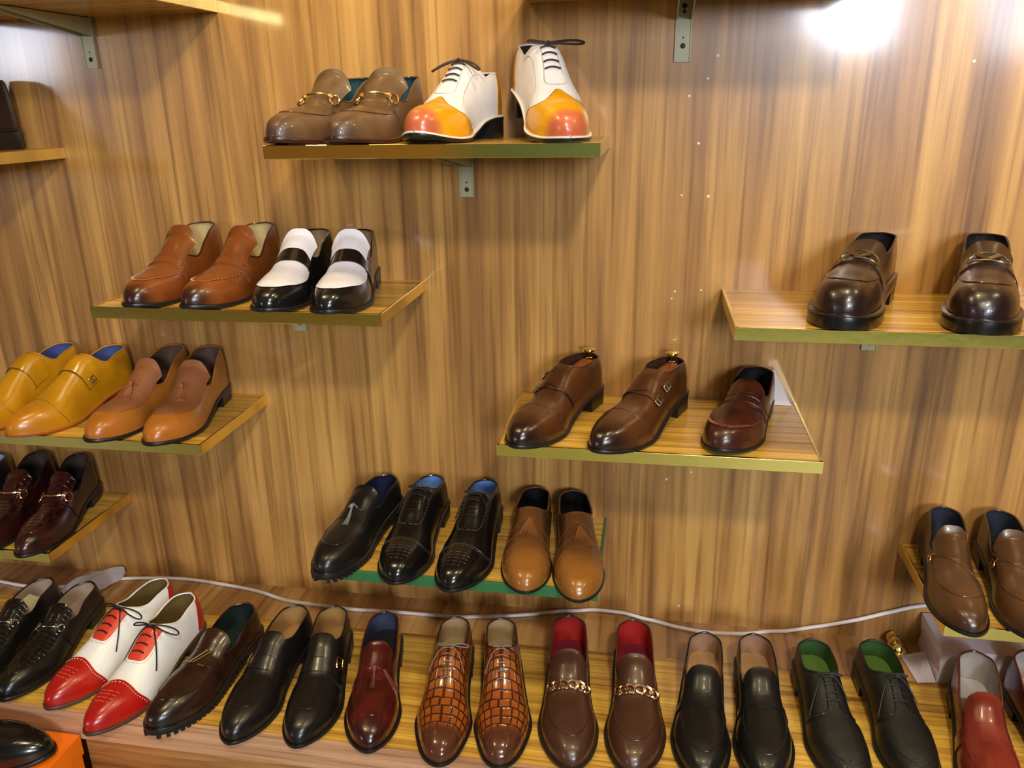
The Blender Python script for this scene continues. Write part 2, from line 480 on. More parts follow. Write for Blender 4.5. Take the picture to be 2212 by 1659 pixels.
    # ---- surface details
    def patch(s, name, mat, fn, nu=24, nv=24, off=.0009, skirt=True, part=None):
        T = s.T
        u, v = np.meshgrid(np.linspace(0, 1, nu), np.linspace(0, 1, nv), indexing='ij')
        X, Q = fn(u, v)
        of = off(u, v) if callable(off) else off+0*u
        P = T.S(X, Q, of)
        UV = np.stack([X, (Q+1)/2], -1)
        m = MB(); m.grid(P, UV)
        if skirt:
            idx = [(i, 0) for i in range(nu)] + [(nu-1, j) for j in range(1, nv)] + [(i, nv-1) for i in range(nu-2, -1, -1)] + [(0, j) for j in range(nv-2, 0, -1)]
            ii = np.array(idx)
            top = P[ii[:, 0], ii[:, 1]]
            o2 = np.maximum(of[ii[:, 0], ii[:, 1]]-.0022, -.0006)
            lo = T.S(X[ii[:, 0], ii[:, 1]], Q[ii[:, 0], ii[:, 1]], o2)
            uvb = UV[ii[:, 0], ii[:, 1]]
            m.grid(np.stack([top, lo], 1), np.stack([uvb, uvb], 1), closeu=True)
            if callable(off):   # underside of a lifted piece
                lo2 = T.S(X, Q, np.maximum(of-.0022, -.0006)); m.grid(lo2, UV, flip=True)
        return m.build(name, mat, part or s.root, angle=45)
    def path(s, pts, off=.0006, n=40, smooth=True):
        p = np.array(pts, float); t = np.linspace(0, len(p)-1, n)
        if smooth and len(p) > 2:
            X = pchip(range(len(p)), p[:, 0])(t); Q = pchip(range(len(p)), p[:, 1])(t)
        else:
            X = np.interp(t, range(len(p)), p[:, 0]); Q = np.interp(t, range(len(p)), p[:, 1])
        Q = np.where(np.abs(Q) < 1e-6, 1e-6, Q)
        return s.T.S(X, Q, off)
    def line(s, name, mat, pts, r=.0007, off=.0003, n=40, part=None, m=None, smooth=True):
        M = m or MB(); M.tube(s.path(pts, off, n, smooth), r, 5)
        if m is None: return M.build(name, mat, part or s.root)
    def dashes(s, pts, m, off=.0012, r=.0006, count=24, cross=0.0, fill=.6):
        p = s.path(pts, off, count*6+1)
        for i in range(count):
            a = i*6; q = p[a:a+max(2, int(6*fill))+1]
            if cross:
                d = q[-1]-q[0]; mid = q.mean(0); d = np.cross(d, [0, 0, 1.]); d /= np.linalg.norm(d)+1e-12
                q = np.array([mid-d*cross, mid+d*cross])
            m.tube(q, r, 4)
    def frame(s, x, q, off=0):
        x = np.array(float(x)); q = np.array(float(q) if abs(q) > 1e-6 else 1e-6)
        P = s.T.S(x, q, np.array(float(off))); n = s.T.nrm(x, q)
        d = s.T.base(x+.004, q)-s.T.base(x-.004, q); d = d - n*np.dot(d, n); d /= np.linalg.norm(d)  # toward toe
        e = np.cross(n, d)
        return P, d, e, n
    # apron / plug with a raised moccasin seam
    def apron(s, mat=None, x0=.50, x1=.86, q0=.52, off=.0008, seam=None, stitches=None, r=.0011, p=2.2, name='apron'):
        mat = mat or s.mat
        lim = lambda x: q0*np.clip(1-np.clip((x-x0)/(x1-x0), 0, 1)**p, 0, 1)**(1/p)
        def fn(u, v):
            X = x0+(x1-x0)*np.sin(u*PI/2); return X, lim(X)*(2*v-1)
        if off: s.patch(name, mat, fn, 26, 24, off)
        th = np.linspace(-PI/2, PI/2, 50)
        xs = x0+(x1-x0)*np.cos(th)**(2/p); qs = q0*np.sign(np.sin(th))*np.abs(np.sin(th))**(2/p)
        pts = np.stack([xs, qs], 1)
        s.apron_pts = pts
        m = MB(); m.tube(s.T.S(xs, np.where(np.abs(qs) < 1e-6, 1e-6, qs), .0006), r, 6)
        m.build('apron_seam', seam or mat, s.root)
        if stitches:
            m = MB(); s.dashes(pts, m, .0012, .0005, 34, cross=.0018); m.build('stitching', stitches, s.root)
    def tongue(s, mat=None, top=.36, x1=.53, q0=.46, lift=.008, round_=.4, off=.0012, edge=None):
        mat = mat or s.mat
        def fn(u, v):
            X0 = top+(x1-top)*u; w = 2*v-1
            X = X0 + (1-u)*round_*(x1-top)*.5*(np.abs(w)**2.4)
            return X, np.where(np.abs(w) < 1e-6, 1e-6, w)*q0*(1-.12*(1-u))
        s.tl = lambda u: off+lift*(1-u)**1.6
        o = s.patch('tongue', mat, fn, 16, 22, lambda u, v: off+lift*(1-u)**1.6)
        return o
    def saddle(s, mat=None, xc=.505, hw=.035, qm=.93, slope=.05, off=.0022, seams=None, name='saddle_strap', taper=0):
        mat = mat or s.mat
        def fn(u, v):
            w = 2*v-1
            X = xc - slope*np.abs(w)**1.5 + (2*u-1)*hw*(1-taper*(1-np.abs(w)))
            return X, np.where(np.abs(w) < 1e-6, 1e-6, w)*qm
        o = s.patch(name, mat, fn, 8, 34, off)
        if seams:
            m = MB()
            for f in (-.72, .72):
                w = np.linspace(-.95, .95, 40)
                pts = np.stack([xc-slope*np.abs(w)**1.5+f*hw*(1-taper*(1-np.abs(w))), w*qm], 1)
                m.tube(s.T.S(pts[:, 0], pts[:, 1], off+.0002), .00055, 4)
            m.build('strap_stitching', seams, o)
        return o
    def cap(s, mat=None, edge=((0,.72),(.5,.73),(1,.66)), off=.0008, name='toe_cap', seam=None, dash=None, dash2=None):
        mat = mat or s.mat
        f = pchip([e[0] for e in edge], [e[1] for e in edge])
        def fn(u, v):
            w = 2*v-1; e = f(np.abs(w)); return e+(.99995-e)*(1-(1-u)**1.7), np.where(np.abs(w) < 1e-6, 1e-6, w)*.9995
        o = s.patch(name, mat, fn, 24, 44, off)
        w = np.linspace(-.97, .97, 60); pts = np.stack([f(np.abs(w)), w], 1)
        if seam:
            m = MB(); m.tube(s.T.S(pts[:, 0], pts[:, 1], off*.5), .0009, 5); m.build('cap_seam', seam, o)
        if dash:
            m = MB(); d = pts.copy(); d[:, 0] += .016; s.dashes(d, m, off+.0003, .0007, 26, fill=.45)
            m.build('brogue_dashes', dash, o)
        return o
    def counter(s, mat, x1=.15, off=.0008):
        def fn(u, v):
            w = 2*v-1; sg = np.where(w >= 0, 1., -1.)
            X = .003+(x1-.003)*u
            qc = s.T.qc(X)+.02
            return X, sg*(1-(1-np.abs(w))*(1-np.maximum(qc, .02)))
        # two halves
        for sg in (1, -1):
            def fh(u, v, sg=sg):
                X = .003+(x1-.003-.04*v)*u; qc = s.T.qc(X)+.03
                return X, sg*(.995-v*(.995-np.maximum(qc, .03)))
            s.patch('heel_counter', mat, fh, 14, 14, off)
    def facing(s, mat, x1=.62, q0=.32, off=.001, dash=None, x0=None):
        x0 = x0 if x0 is not None else s.T.s_th+.004
        def fn(u, v):
            X = x0+(x1-x0)*np.sin(u*PI/2); l = q0*np.clip(1-np.clip((X-x0)/(x1-x0), 0, 1)**3.2, 0, 1)**(1/3.2)
            return X, l*(2*v-1)+1e-6
        o = s.patch('eyelet_facing', mat, fn, 20, 20, off)
        if dash:
            th = np.linspace(-PI/2, PI/2, 50)
            xs = x0+(x1+.014-x0)*np.cos(th)**(2/3.2); qs = (q0+.04)*np.sign(np.sin(th))*np.abs(np.sin(th))**(2/3.2)
            m = MB(); s.dashes(np.stack([xs, qs], 1), m, .0009, .0009, 34, fill=.5); m.build('brogue_edging', dash, s.root)
        return o
    def laces(s, mat, x0=None, n=4, dx=.034, q=.14, r=.0013, bow=(.045, .035), ends=(.06, .05), off=.0022, tilt=0, droop=1.0):
        x0 = x0 if x0 is not None else s.T.s_th+.012
        m = MB()
        for i in range(n):
            xx = x0+.012+dx*i
            pts = [(xx+.004, -q), (xx, 0), (xx+.004, q)]
            m.tube(s.path(pts, off, 11), r, 5, flat=.7)
        P, d, e, nn = s.frame(x0+.004, 0, .004)
        m.tube([P-e*.003, P+nn*.002, P+e*.003], r*1.8, 6)
        for sg, ln in ((1, bow[0]), (-1, bow[1])):
            if ln <= 0: continue
            t = np.linspace(0, 1, 22)
            loop = [P + nn*(.004*math.sin(PI*k)+.001) + e*sg*ln*math.sin(PI*k)**.8 + d*((k-.5)*ln*.55*math.sin(PI*k) + tilt*ln*math.sin(PI*k))
                    - np.array([0, 0, 1.])*droop*ln*.40*math.sin(PI*k)**1.4 for k in t]
            m.tube(loop, r, 5)
        for sg, ln in ((1, ends[0]), (-1, ends[1])):
            if ln <= 0: continue
            qq = sg*np.linspace(.04, .62, 16)*min(1, ln/.06); xs = x0+.006+np.linspace(0, 1, 16)**1.3*ln*1.9
            pe = s.T.S(xs, qq, .0028); m.tube(pe, r*.9, 5)
        m.build('laces', mat, s.root)
    def tassel(s, mat, x=.56, q=0.0, ln=.036, spread=.5, n=7, ang=0, r=.0016, lift=.004, both=True, knot=True):
        P, d, e, nn = s.frame(x, q, lift)
        m = MB()
        if knot:
            m.tube([P-d*.006-nn*.001, P+nn*.002, P+d*.006], [.0026, .0042, .0034], 8)
            m.tube([P-e*.010-nn*.004, P-d*.006, P+e*.010-nn*.004], .0014, 5)
        for i in range(n):
            a = ang+spread*(i/(n-1)-.5 if n > 1 else 0)
            dr = d*math.cos(a)+e*math.sin(a)
            pts = []
            for k in np.linspace(0, 1, 6):
                p = P+dr*(.005+ln*k); p = p - nn*(lift*.75*k)
                # follow the falling vamp
                xx = x+(abs((p-P)@d))/s.T.L*1.0; 
                pts.append(p)
            pts = np.array(pts)
            xs = -(pts[:, 1]+s.T.welt)/(s.T.L-2*s.T.welt)
            top = s.T.base(np.clip(xs, 0, .99), np.full(6, 1e-6))[:, 2]
            dxn = (pts[:, 0]-s.T.cx(xs)); hw = np.maximum(s.T.wout(xs, np.sign(dxn))*s.T.wkf, .01)
            rr = np.clip(np.abs(dxn)/hw, 0, .95); al = np.arccos(rr**(1/s.T.a(xs)))
            zz = s.T.zf(xs)+s.T.h(xs)*np.sin(al)**s.T.b(xs)
            pts[:, 2] = zz+.0012+lift*(1-np.linspace(0, 1, 6))**2*.6+.001*(i % 2)
            m.tube(pts, np.linspace(r*.8, r*1.15, 6), 5)
        return m.build('tassel', mat, s.root)
    def bit(s, mat, x=.50, q0=.42, slope=.03, r=.0018, off=.0045, ring=.0085):
        T = s.T; m = MB()
        w = np.linspace(-1, 1, 30)
        m.tube(T.S(x-slope*np.abs(w)**1.6+.0*w, w*q0+1e-6, off), r, 7)
        for sg in (-1, 1):
            P, d, e, n = s.frame(x-slope, sg*(q0+.07), off)
            a = np.linspace(0, 2*PI, 20)[:-1]
            m.tube([P+d*ring*math.cos(k)*1.25+e*ring*.85*math.sin(k)+n*.001*math.cos(2*k) for k in a], r*.95, 6, closed=True)
            P2, d2, e2, n2 = s.frame(x-slope*.75, sg*(q0-.06), off)
            m.tube([P2-d2*.005, P2+d2*.005], r*1.5, 8)
            m.tube([P2-e2*.0025, P2+e2*.0025], r*2.0, 8)
        m.build('horsebit', mat, s.root)
    def buckle(s, mat, x, q, w=.010, h=.013, r=.0011, off=.0035, name='buckle'):
        P, d, e, n = s.frame(x, q, off); m = MB()
        c = [P+d*h/2+e*w/2, P-d*h/2+e*w/2, P-d*h/2-e*w/2, P+d*h/2-e*w/2]
        pts = []
        for i in range(4):
            a, b2 = c[i], c[(i+1) % 4]
            for k in (.06, .35, .65, .94): pts.append(a+(b2-a)*k)
        m.tube(pts, r, 6, closed=True)
        m.tube([P+e*w/2, P-e*w*.55+n*.0008], r*.8, 5)
        return m.build(name, mat, s.root)

def pair(*a): return a

# ------------------------------------------------------------------ place: heights in metres, wall face at y = 0
ZS = dict(A=1.443, B=1.190, C=.949, D=.704, E=1.185, F=.980, G=.722, H=.712, J=1.431, I=1.672, K=1.667)
ZP = .496          # platform top
DEP = .2565        # shelf depth
TH = .0185         # shelf thickness

WALLWOOD = wood('timber_laminate_wall', [lin(108,76,46), lin(158,112,60), lin(192,143,76), lin(213,165,92)], 2, 15, .34, coat=.55, coat_r=.11, stretch=21, bump=.012, seam=.172, lo=.28, hi=.72)
SHELFWOOD = wood('striped_laminate', [lin(124,86,38), lin(188,138,58), lin(213,166,68), lin(229,184,86)], 0, 60, .26, coat=.3, coat_r=.12, stretch=40, bump=.01, lo=.30, hi=.66)
STRIPWOOD = wood('timber_laminate_ledge', [lin(118,82,46), lin(166,120,68), lin(194,147,86), lin(214,168,102)], 1, 15, .22, coat=.35, coat_r=.14, stretch=26, bump=.012, lo=.28, hi=.72)
FASCIA = wood('pale_timber_edging', [lin(140,92,62), lin(186,136,98), lin(206,158,120), lin(218,174,138)], 0, 40, .3, coat=.25, coat_r=.15, stretch=30, bump=.01, lo=.3, hi=.7)
PANELW = wood('timber_laminate_front', [lin(110,72,38), lin(158,108,60), lin(180,128,76), lin(192,140,86)], 0, 22, .3, coat=.2, stretch=14, bump=.01)

def structure(name, m, mat, smooth=False):
    o = m.build(name, mat, None, smooth=smooth); o['kind'] = 'structure'; return o
m = MB(); m.box(-7, 7, 0, .02, ZP-.02, 2.75); wall = structure('wall_back', m, WALLWOOD)
m = MB(); m.box(-7, -1.4, -5.02, -5, 0, 2.75); structure('wall_front', m, plain('warm_panelling', lin(178,136,72), .5))
m = MB(); m.box(-1.4, 7, -5.02, -5, 0, 2.75); structure('wall_front', m, plain('teal_plaster', lin(88,120,108), .6))
m = MB(); m.box(-7.02, -7, -5, 0, 0, 2.75); structure('wall_left', m, plain('painted_plaster_warm', lin(140,116,80), .6))
m = MB(); m.box(7, 7.02, -5, 0, 0, 2.75); structure('wall_right', m, plain('painted_plaster_warm', lin(140,116,80), .6))
m = MB(); m.box(-7, 7, -5, 0, -.02, 0); structure('floor', m, plain('grey_green_tile', lin(124,124,90), .5))
m = MB(); m.box(-7, 7, -5, 0, 2.75, 2.77); structure('ceiling', m, plain('ceiling_paint', lin(160,154,144), .7))

# filled screw holes left in the wall panelling
for (x, z, r) in [(.102,1.563,.0028),(.089,1.529,.0022),(.061,1.503,.0022),(.080,1.429,.0024),(.101,1.343,.0026),(.057,1.345,.0018),(.054,1.179,.0018),
               (.049,1.166,.0016),(.099,1.182,.0018),(.102,.831,.0024),(.057,.813,.0024),(.483,1.545,.0028),(.094,.532,.0024)]:
    m = MB(); m.lathe([(r, 0), (r*.8, .0006), (.0002, .0009)], 10, Matrix.Translation((x, -.0001, z)) @ Matrix.Rotation(PI/2, 4, 'X'))
    m.build('screw_hole_filler', plain('white_filler', lin(225,220,210), .6), wall)

# display platform: ledge strip against the wall, striped top, thick pale front edge, recessed front panel
pr = empty('display_platform', (0, 0, 0)); tag(pr, 'long low timber platform along the foot of the panelled wall carrying the bottom row', 'platform')
m = MB(); m.box(-2.6, 2.6, -.1185, 0, ZP-.03, ZP); m.build('ledge_board', STRIPWOOD, pr, smooth=False)
m = MB(); m.box(-2.6, 2.6, -.4145, -.1195, ZP-.03, ZP); m.build('top_board', SHELFWOOD, pr, smooth=False)
m = MB(); m.box(-2.6, 2.6, -.42, -.415, ZP-.060, ZP-.0004); m.build('front_edging', FASCIA, pr, smooth=False)
m = MB(); m.box(-.955, 2.6, -.416, -.02, 0.0, ZP-.061); m.build('front_panel', PANELW, pr, smooth=False)
m = MB(); m.box(-2.6, -.956, -.30, -.02, 0.0, ZP-.061); m.build('recessed_panel', PANELW, pr, smooth=False)

def bracket(parent, x, ztop, plate=.085, arm=.20, w=.024):
    zb = ztop-TH
    m = MB(); m.box(x-w/2, x+w/2, -.0025, -.0003, zb-plate, zb)
    m.box(x-w/2-.001, x-w/2+.001, -.005, -.0003, zb-plate, zb); m.box(x+w/2-.001, x+w/2+.001, -.005, -.0003, zb-plate, zb)
    # folded arm, deep at the wall and tapering to the front
    for sx in (-w/2, w/2-.0015):
        V = [(sx+x, -.003, zb), (sx+x, -arm, zb), (sx+x, -arm, zb-.004), (sx+x, -.003, zb-.032)]
        V += [(a+.0015, b, c) for a, b, c in V]
        m.add(V, [(0,1,2,3),(7,6,5,4),(0,4,5,1),(1,5,6,2),(2,6,7,3),(3,7,4,0)])
    m.box(x-w/2, x+w/2, -arm, -.003, zb-.0015, zb-.0002)
    b = m.build('bracket', plain('grey_green_enamel', lin(170,165,130), .4), parent, smooth=False)
    for dz, r in ((.020, .0030), (.058, .0014), (.070, .0042), (.012, .0042)):
        if dz > plate-.006: continue
        h = MB(); h.lathe([(r, 0), (r*.7, .0006)], 12, Matrix.Translation((x, -.0025, zb-dz)) @ Matrix.Rotation(PI/2, 4, 'X'))
        h.build('screw_hole', plain('dark_hole', (.01,.008,.006,1), .6), b)

def shelf(k, x0, x1, label, bx, arm=.2, plate=.085, edge=EDGE):
    z = ZS[k]
    r = empty('display_shelf', ((x0+x1)/2, 0, z)); tag(r, label, 'shelf', 'floating display shelves on the wall')
    m = MB(); m.box(x0+.002, x1-.002, -DEP+.002, -.0002, z-TH, z-.0003)
    o = m.build('board', SHELFWOOD, None, smooth=False); o.parent = r; o.matrix_parent_inverse = Matrix.Translation((-(x0+x1)/2, 0, -z))
    m = MB()
    prof = [(.0045, .0007), (.0009, .0007), (.0003, .0004), (0, 0), (0, -TH), (.0003, -TH-.0005), (.0009, -TH-.0008), (.0045, -TH-.0008), (.0045, -TH-.0002), (.0012, -TH-.0001), (.0012, -.0001), (.0045, .0001)]
    def run(f, ends):
        P = np.array([[f(t, d, h) for d, h in prof+prof[:1]] for t in ends]); m.grid(P)
        for k in (0, 1): m.add(P[k][:-1], [tuple(range(len(prof)))])
    run(lambda t, d, h: (t, -DEP+d, z+h), (x0, x1))
    run(lambda t, d, h: (x0+d, t, z+h), (-.0006, -DEP+.0003))
    run(lambda t, d, h: (x1-d, t, z+h), (-.0006, -DEP+.0003))
    o = m.build('edge_trim', edge, None, angle=22); o.parent = r; o.matrix_parent_inverse = Matrix.Translation((-(x0+x1)/2, 0, -z))
    if bx is not None:
        s0 = len(bpy.data.objects)
        bracket(None, bx, z, plate, arm)
        for o in bpy.data.objects:
            if o.name.startswith('bracket') and o.parent is None:
                o.parent = r; o.matrix_parent_inverse = Matrix.Translation((-(x0+x1)/2, 0, -z))
    return r
shelf('A', -.564, -.065, 'brass-edged shelf holding taupe loafers and white-and-yellow lace-ups', -.3145, plate=.083)
shelf('B', -.903, -.400, 'brass-edged shelf holding brown loafers and black-and-white loafers', -.655, plate=.085)
shelf('C', -1.242, -.742, 'brass-edged shelf holding yellow buckled shoes and tan tassel loafers', -.99)
shelf('D', -1.593, -1.093, 'lowest brass-edged shelf at the left holding burgundy loafers', -1.34)
shelf('E', .134, .634, 'brass-edged shelf holding two chunky dark brown loafers', .388, plate=.083)
shelf('F', -.222, .278, 'brass-edged shelf holding brown double-buckle shoes with shoe trees', .03)
shelf('G', -.555, -.055, 'green-edged shelf holding black lace-ups and tan tassel loafers', -.30, edge=plain('green_edge_strip', lin(46,104,62), .3, coat=.4))
shelf('H', .488, .988, 'shelf at the right over the white carton, holding plain brown loafers', .74)
shelf('J', -1.592, -1.092, 'shelf cut off at the left frame edge holding one dark brown shoe', -1.34)
shelf('I', -1.245, -.745, 'highest left shelf seen from below, with a tapering bracket', -1.003, arm=.225, plate=.085)
shelf('K', -.202, .304, 'highest right shelf above the white-and-yellow lace-ups, seen from below', .0465, plate=.094)

# ------------------------------------------------------------------ shoes
cream = plain('cream_lining', lin(190,165,112), .7); beige = plain('beige_lining', lin(196,158,112), .7)
# A ---------------------------------------------------------------- taupe bit loafers
taupe = leather(lin(100,72,45), tip=lin(74,48,32), t0=.85, t1=1.0, rough=.34, grain=.22)
teal = plain('teal_lining', lin(22,58,62), .6)
for i, (toe, hd, lab) in enumerate([((-.540,-.283), -13, 'taupe leather bit loafer at the left end of its shelf, beside its twin'),
                                    ((-.439,-.285), -7.5, 'taupe leather bit loafer standing next to the white-and-yellow lace-up')]):
    s = Shoe('bit_loafer', lab, 'shoe', 'taupe bit loafers', toe, hd, ZS['A'], taupe, teal, sole=plain('burgundy_sole', lin(62,22,20), .3), mir=1 if i == 0 else -1,
             L=.290, toe='almond', s_th=0.53, fyf=.95, fy=0.89, instep=.070, back=.068, side=.052)
    s.apron(x0=.50, x1=0.84, q0=.56, off=.0010, r=.0008, seam=leather(lin(82,56,34)))
    s.tongue(top=.335, x1=.54, q0=.56, lift=.012)
    s.saddle(xc=0.575, hw=.022, qm=.95, slope=.09, off=.0016)
    s.bit(GOLD, x=0.540, q0=.36, slope=.02, off=.0062)
# A ---------------------------------------------------------------- white and yellow spectators
white = leather(lin(232,226,222), rough=.42, coat=.05, vary=.03, grain=.1)
yellow = leather(lin(218,152,10), tip=lin(184,92,58), t0=.87, t1=.95, rough=.28, vary=.06, grain=.06)
wing = ((0,.665),(.12,.705),(.28,.735),(.45,.72),(.72,.65),(1,.56))
dkbrown = plain('dark_brown_lace', lin(46,28,22), .6)
for i in range(2):
    if i == 0:
        s = Shoe('wingtip_shoe', 'white lace-up with yellow wingtip lying flat beside the taupe loafers', 'shoe', 'white and yellow wingtip shoes', (-.326,-.275), -13, ZS['A'],
             white, plain('dark_lining', lin(54,38,26), .7), mir=1, L=.288, toe='round', s_th=.40, fy=0.77, instep=.092, back=.066, vamp=.048, toeh=.038, heel=.028, weltmat=plain('white_welt', lin(228,216,200), .5), th=.007, spring=.012)
    else:
        s = Shoe('wingtip_shoe', 'white lace-up with yellow wingtip tipped up with its heel against the wall', 'shoe', 'white and yellow wingtip shoes', (-.101,-.273), 22, ZS['A'],
             white, plain('dark_lining', lin(54,38,26), .7), mir=-1, pitch=math.radians(11), L=.288, toe='round', s_th=.40, fy=0.77, instep=.092, back=.066, vamp=.048, toeh=.038, heel=.028, weltmat=plain('white_welt', lin(228,216,200), .5), th=.007, spring=.012)
        s.root.location.z = ZS['A']+.0455
    s.cap(yellow, wing, off=.0010, seam=leather(lin(150,92,10)))
    s.counter(leather(lin(190,126,20), rough=.3), .15)
    m = MB()
    for qq in (-1, 1):
        s.line('', white, [(.41, qq*.16), (.50, qq*.17), (.60, qq*.20), (.635, qq*.10), (.64, 0)], .0009, .0002, m=m)
        s.line('', white, [(.30, qq*.50), (.44, qq*.42), (.56, qq*.42), (.64, qq*.55), (.60, qq*.80), (.50, qq*.98)], .0008, .0002, m=m)
    m.build('quarter_seam', leather(lin(206,196,190), rough=.45), s.root)
    s.laces(dkbrown, n=4, dx=.038, q=.15, r=.0018, bow=(.040, .040) if i == 0 else (.058, .030), ends=(0, 0), tilt=.3 if i == 0 else -.1, droop=.9 if i == 0 else .25)
# B ---------------------------------------------------------------- brown penny loafers
cognac = leather(lin(126,66,24), tip=lin(48,20,16), t0=.87, t1=.985, rough=.26, dark=lin(98,48,18), coat=.35, nscale=14)
for i, (toe, hd, lab) in enumerate([((-.812,-.272), -1, 'burnished brown strap loafer at the left end beside its twin'),
                                    ((-.708,-.275), -3, 'burnished brown strap loafer beside the black-and-white loafer')]):
    s = Shoe('strap_loafer', lab, 'shoe', 'burnished brown strap loafers', toe, hd, ZS['B'], cognac, cream, mir=1 if i == 0 else -1,
             L=.288, toe='almond', s_th=0.53, fyf=.95, fy=0.87, instep=.073, back=.077, side=.056, rim=leather(lin(60,34,22)))
    s.apron(x0=.50, x1=0.88, q0=.50, off=.0006, r=.0007, stitches=plain('pale_thread', lin(190,140,96), .7))
    s.tongue(top=.325, x1=.55, q0=.50, lift=.007)
    s.saddle(xc=0.575, hw=.038, qm=.80, slope=.03, off=.0020, seams=plain('brown_thread', lin(88,40,16), .6))
# B ---------------------------------------------------------------- black and white loafers
blackl = leather(lin(20,18,18), rough=.2, coat=.5, grain=.05, vary=.1)
whitel = leather(lin(226,222,228), rough=.35, coat=.1, vary=.03, grain=.08)
for i, (toe, hd, lab) in enumerate([((-.579,-.292), 1.5, 'black loafer with white apron and tongue, next to the brown loafer'),
                                    ((-.472,-.293), 8, 'black loafer with white apron and tongue, nearest the shelf right end')]):
    s = Shoe('two_tone_loafer', lab, 'shoe', 'black and white loafers', toe, hd, ZS['B'], blackl, plain('tan_lining', lin(150,122,84), .7), mir=1 if i == 0 else -1,
             L=.292, toe='round', s_th=0.53, fyf=.95, fy=0.89, instep=.073, back=.066, side=.055)
    s.apron(whitel, x0=.555, x1=0.915, q0=.62, off=.0010, seam=blackl, r=.0007, p=2.4)
    s.tongue(whitel, top=.335, x1=.56, q0=.54, lift=.007)
    s.saddle(blackl, xc=0.525, hw=.044, qm=.93, slope=.04, off=.0028)
# C ---------------------------------------------------------------- yellow monk shoes
mustard = leather(lin(184,128,16), tip=lin(174,110,16), t0=.7, t1=.9, rough=.24, vary=.08, coat=.4)
blue = plain('blue_lining', lin(66,80,140), .6)
orsole = plain('orange_brown_sole', lin(150,78,22), .35)
for i, (toe, hd, lab) in enumerate([((-1.190,-.277), -9, 'yellow buckled shoe cut off by the left frame edge'),
                                    ((-1.089,-.280), -11, 'yellow buckled cap-toe shoe beside the tan tassel loafer')]):
    s = Shoe('monk_shoe', lab, 'shoe', 'yellow buckled shoes', toe, hd, ZS['C'], mustard, blue, sole=orsole, mir=1 if i == 0 else -1, L=.292, toe='almond',
             s_th=.36, fy=0.83, instep=.088, back=.072, weltmat=plain('orange_brown_welt', lin(168,92,26), .35))
    s.cap(edge=((0,.735),(.5,.745),(1,.70)), off=.0009, seam=leather(lin(126,70,10)))
    mm = 1 if i == 0 else -1
    sg = -1 if i == 0 else 1
    def strap(u, v, sg=sg):
        w = 2*v-1; X = .455-.03*np.abs(w)+(2*u-1)*(.055+.02*np.clip(-w*sg, 0, 1)); return X, w*.72*1.0+1e-6+0*u
    s.patch('monk_strap', mustard, strap, 10, 30, .0024)
    s.line('strap_edge', leather(lin(96,54,10)), [(.50,-.7),(.512,0),(.48,.72)], .0008, .0022)
    s.buckle(STEEL, .435, sg*.62, off=.005)
# C ---------------------------------------------------------------- tan tassel loafers
tan = leather(lin(164,100,36), tip=lin(160,92,28), rough=.3, vary=.08)
tand = leather(lin(140,84,46), rough=.55, coat=.05, vary=.05, grain=.3)
for i, (toe, hd, lab) in enumerate([((-.933,-.280), -5.5, 'tan tassel loafer beside the yellow buckled shoe'),
                                    ((-.811,-.280), 6, 'tan tassel loafer nearest the right end of its shelf, above the burgundy loafers')]):
    s = Shoe('tassel_loafer', lab, 'shoe', 'tan tassel loafers', toe, hd, ZS['C'], tan, plain('brown_lining', lin(96,70,54), .6), mir=1 if i == 0 else -1, L=.292, toe='round',
             s_th=0.53, fyf=.95, fy=0.89, instep=.068, back=.076, side=.055)
    s.apron(tand, x0=.53, x1=0.84, q0=.54, off=.0006, seam=leather(lin(150,88,30)), r=.0006)
    s.tongue(tand, top=.335, x1=.56, q0=.56, lift=.006, off=.0016)
    s.tassel(leather(lin(150,88,48), rough=.6, coat=0), x=.535, ln=.034, spread=.5, n=5, r=.0026, lift=.006, ang=.1)
# D ---------------------------------------------------------------- burgundy loafers
burg = leather(lin(52,18,16), rough=.22, coat=.4, dark=lin(34,12,12))
burgc = croc(lin(62,20,20), lin(50,16,16), lin(24,8,8), rows=26, cols=3, rough=.2, bump=.45)
grey = plain('dark_grey_brown_lining', lin(64,52,42), .6)
for i, (toe, hd, lab) in enumerate([((-1.217,-.277), 11, 'burgundy loafer with gold bit, cut off by the left frame edge'),
                                    ((-1.121,-.277), 12, 'burgundy loafer with gold bit nearest the right end of the lowest left shelf')]):
    s = Shoe('bit_loafer', lab, 'shoe', 'burgundy bit loafers', toe, hd, ZS['D'], burg, grey, mir=1 if i == 0 else -1, L=.296, wk=.92, toe='almond', s_th=0.52, fyf=.95, fy=0.87, back=.070, instep=.068, side=.05)
    s.apron(burgc, x0=.50, x1=0.90, q0=.52, off=.0008, r=.0008, seam=burg)
    s.tongue(burgc, top=.345, x1=.54, q0=.50, lift=.005)
    s.saddle(burg, xc=0.555, hw=.018, qm=.93, slope=.05, off=.0018)
    s.bit(ROSE, x=0.540, q0=.34, slope=.03, off=.0055)
s = Shoe('loafer', 'dark navy shoe with pale blue lining, mostly outside the left frame edge', 'shoe', None, (-1.318,-.275), 13, ZS['D'], leather(lin(20,20,34), rough=.25),
         plain('pale_blue_lining', lin(170,182,214), .6), L=.296, toe='almond', s_th=0.51, fyf=.95, fy=0.87, back=.058, instep=.082)
s.tongue(top=.36, x1=.52, q0=.48, lift=.006); s.apron(x0=.50, x1=0.90, q0=.5)
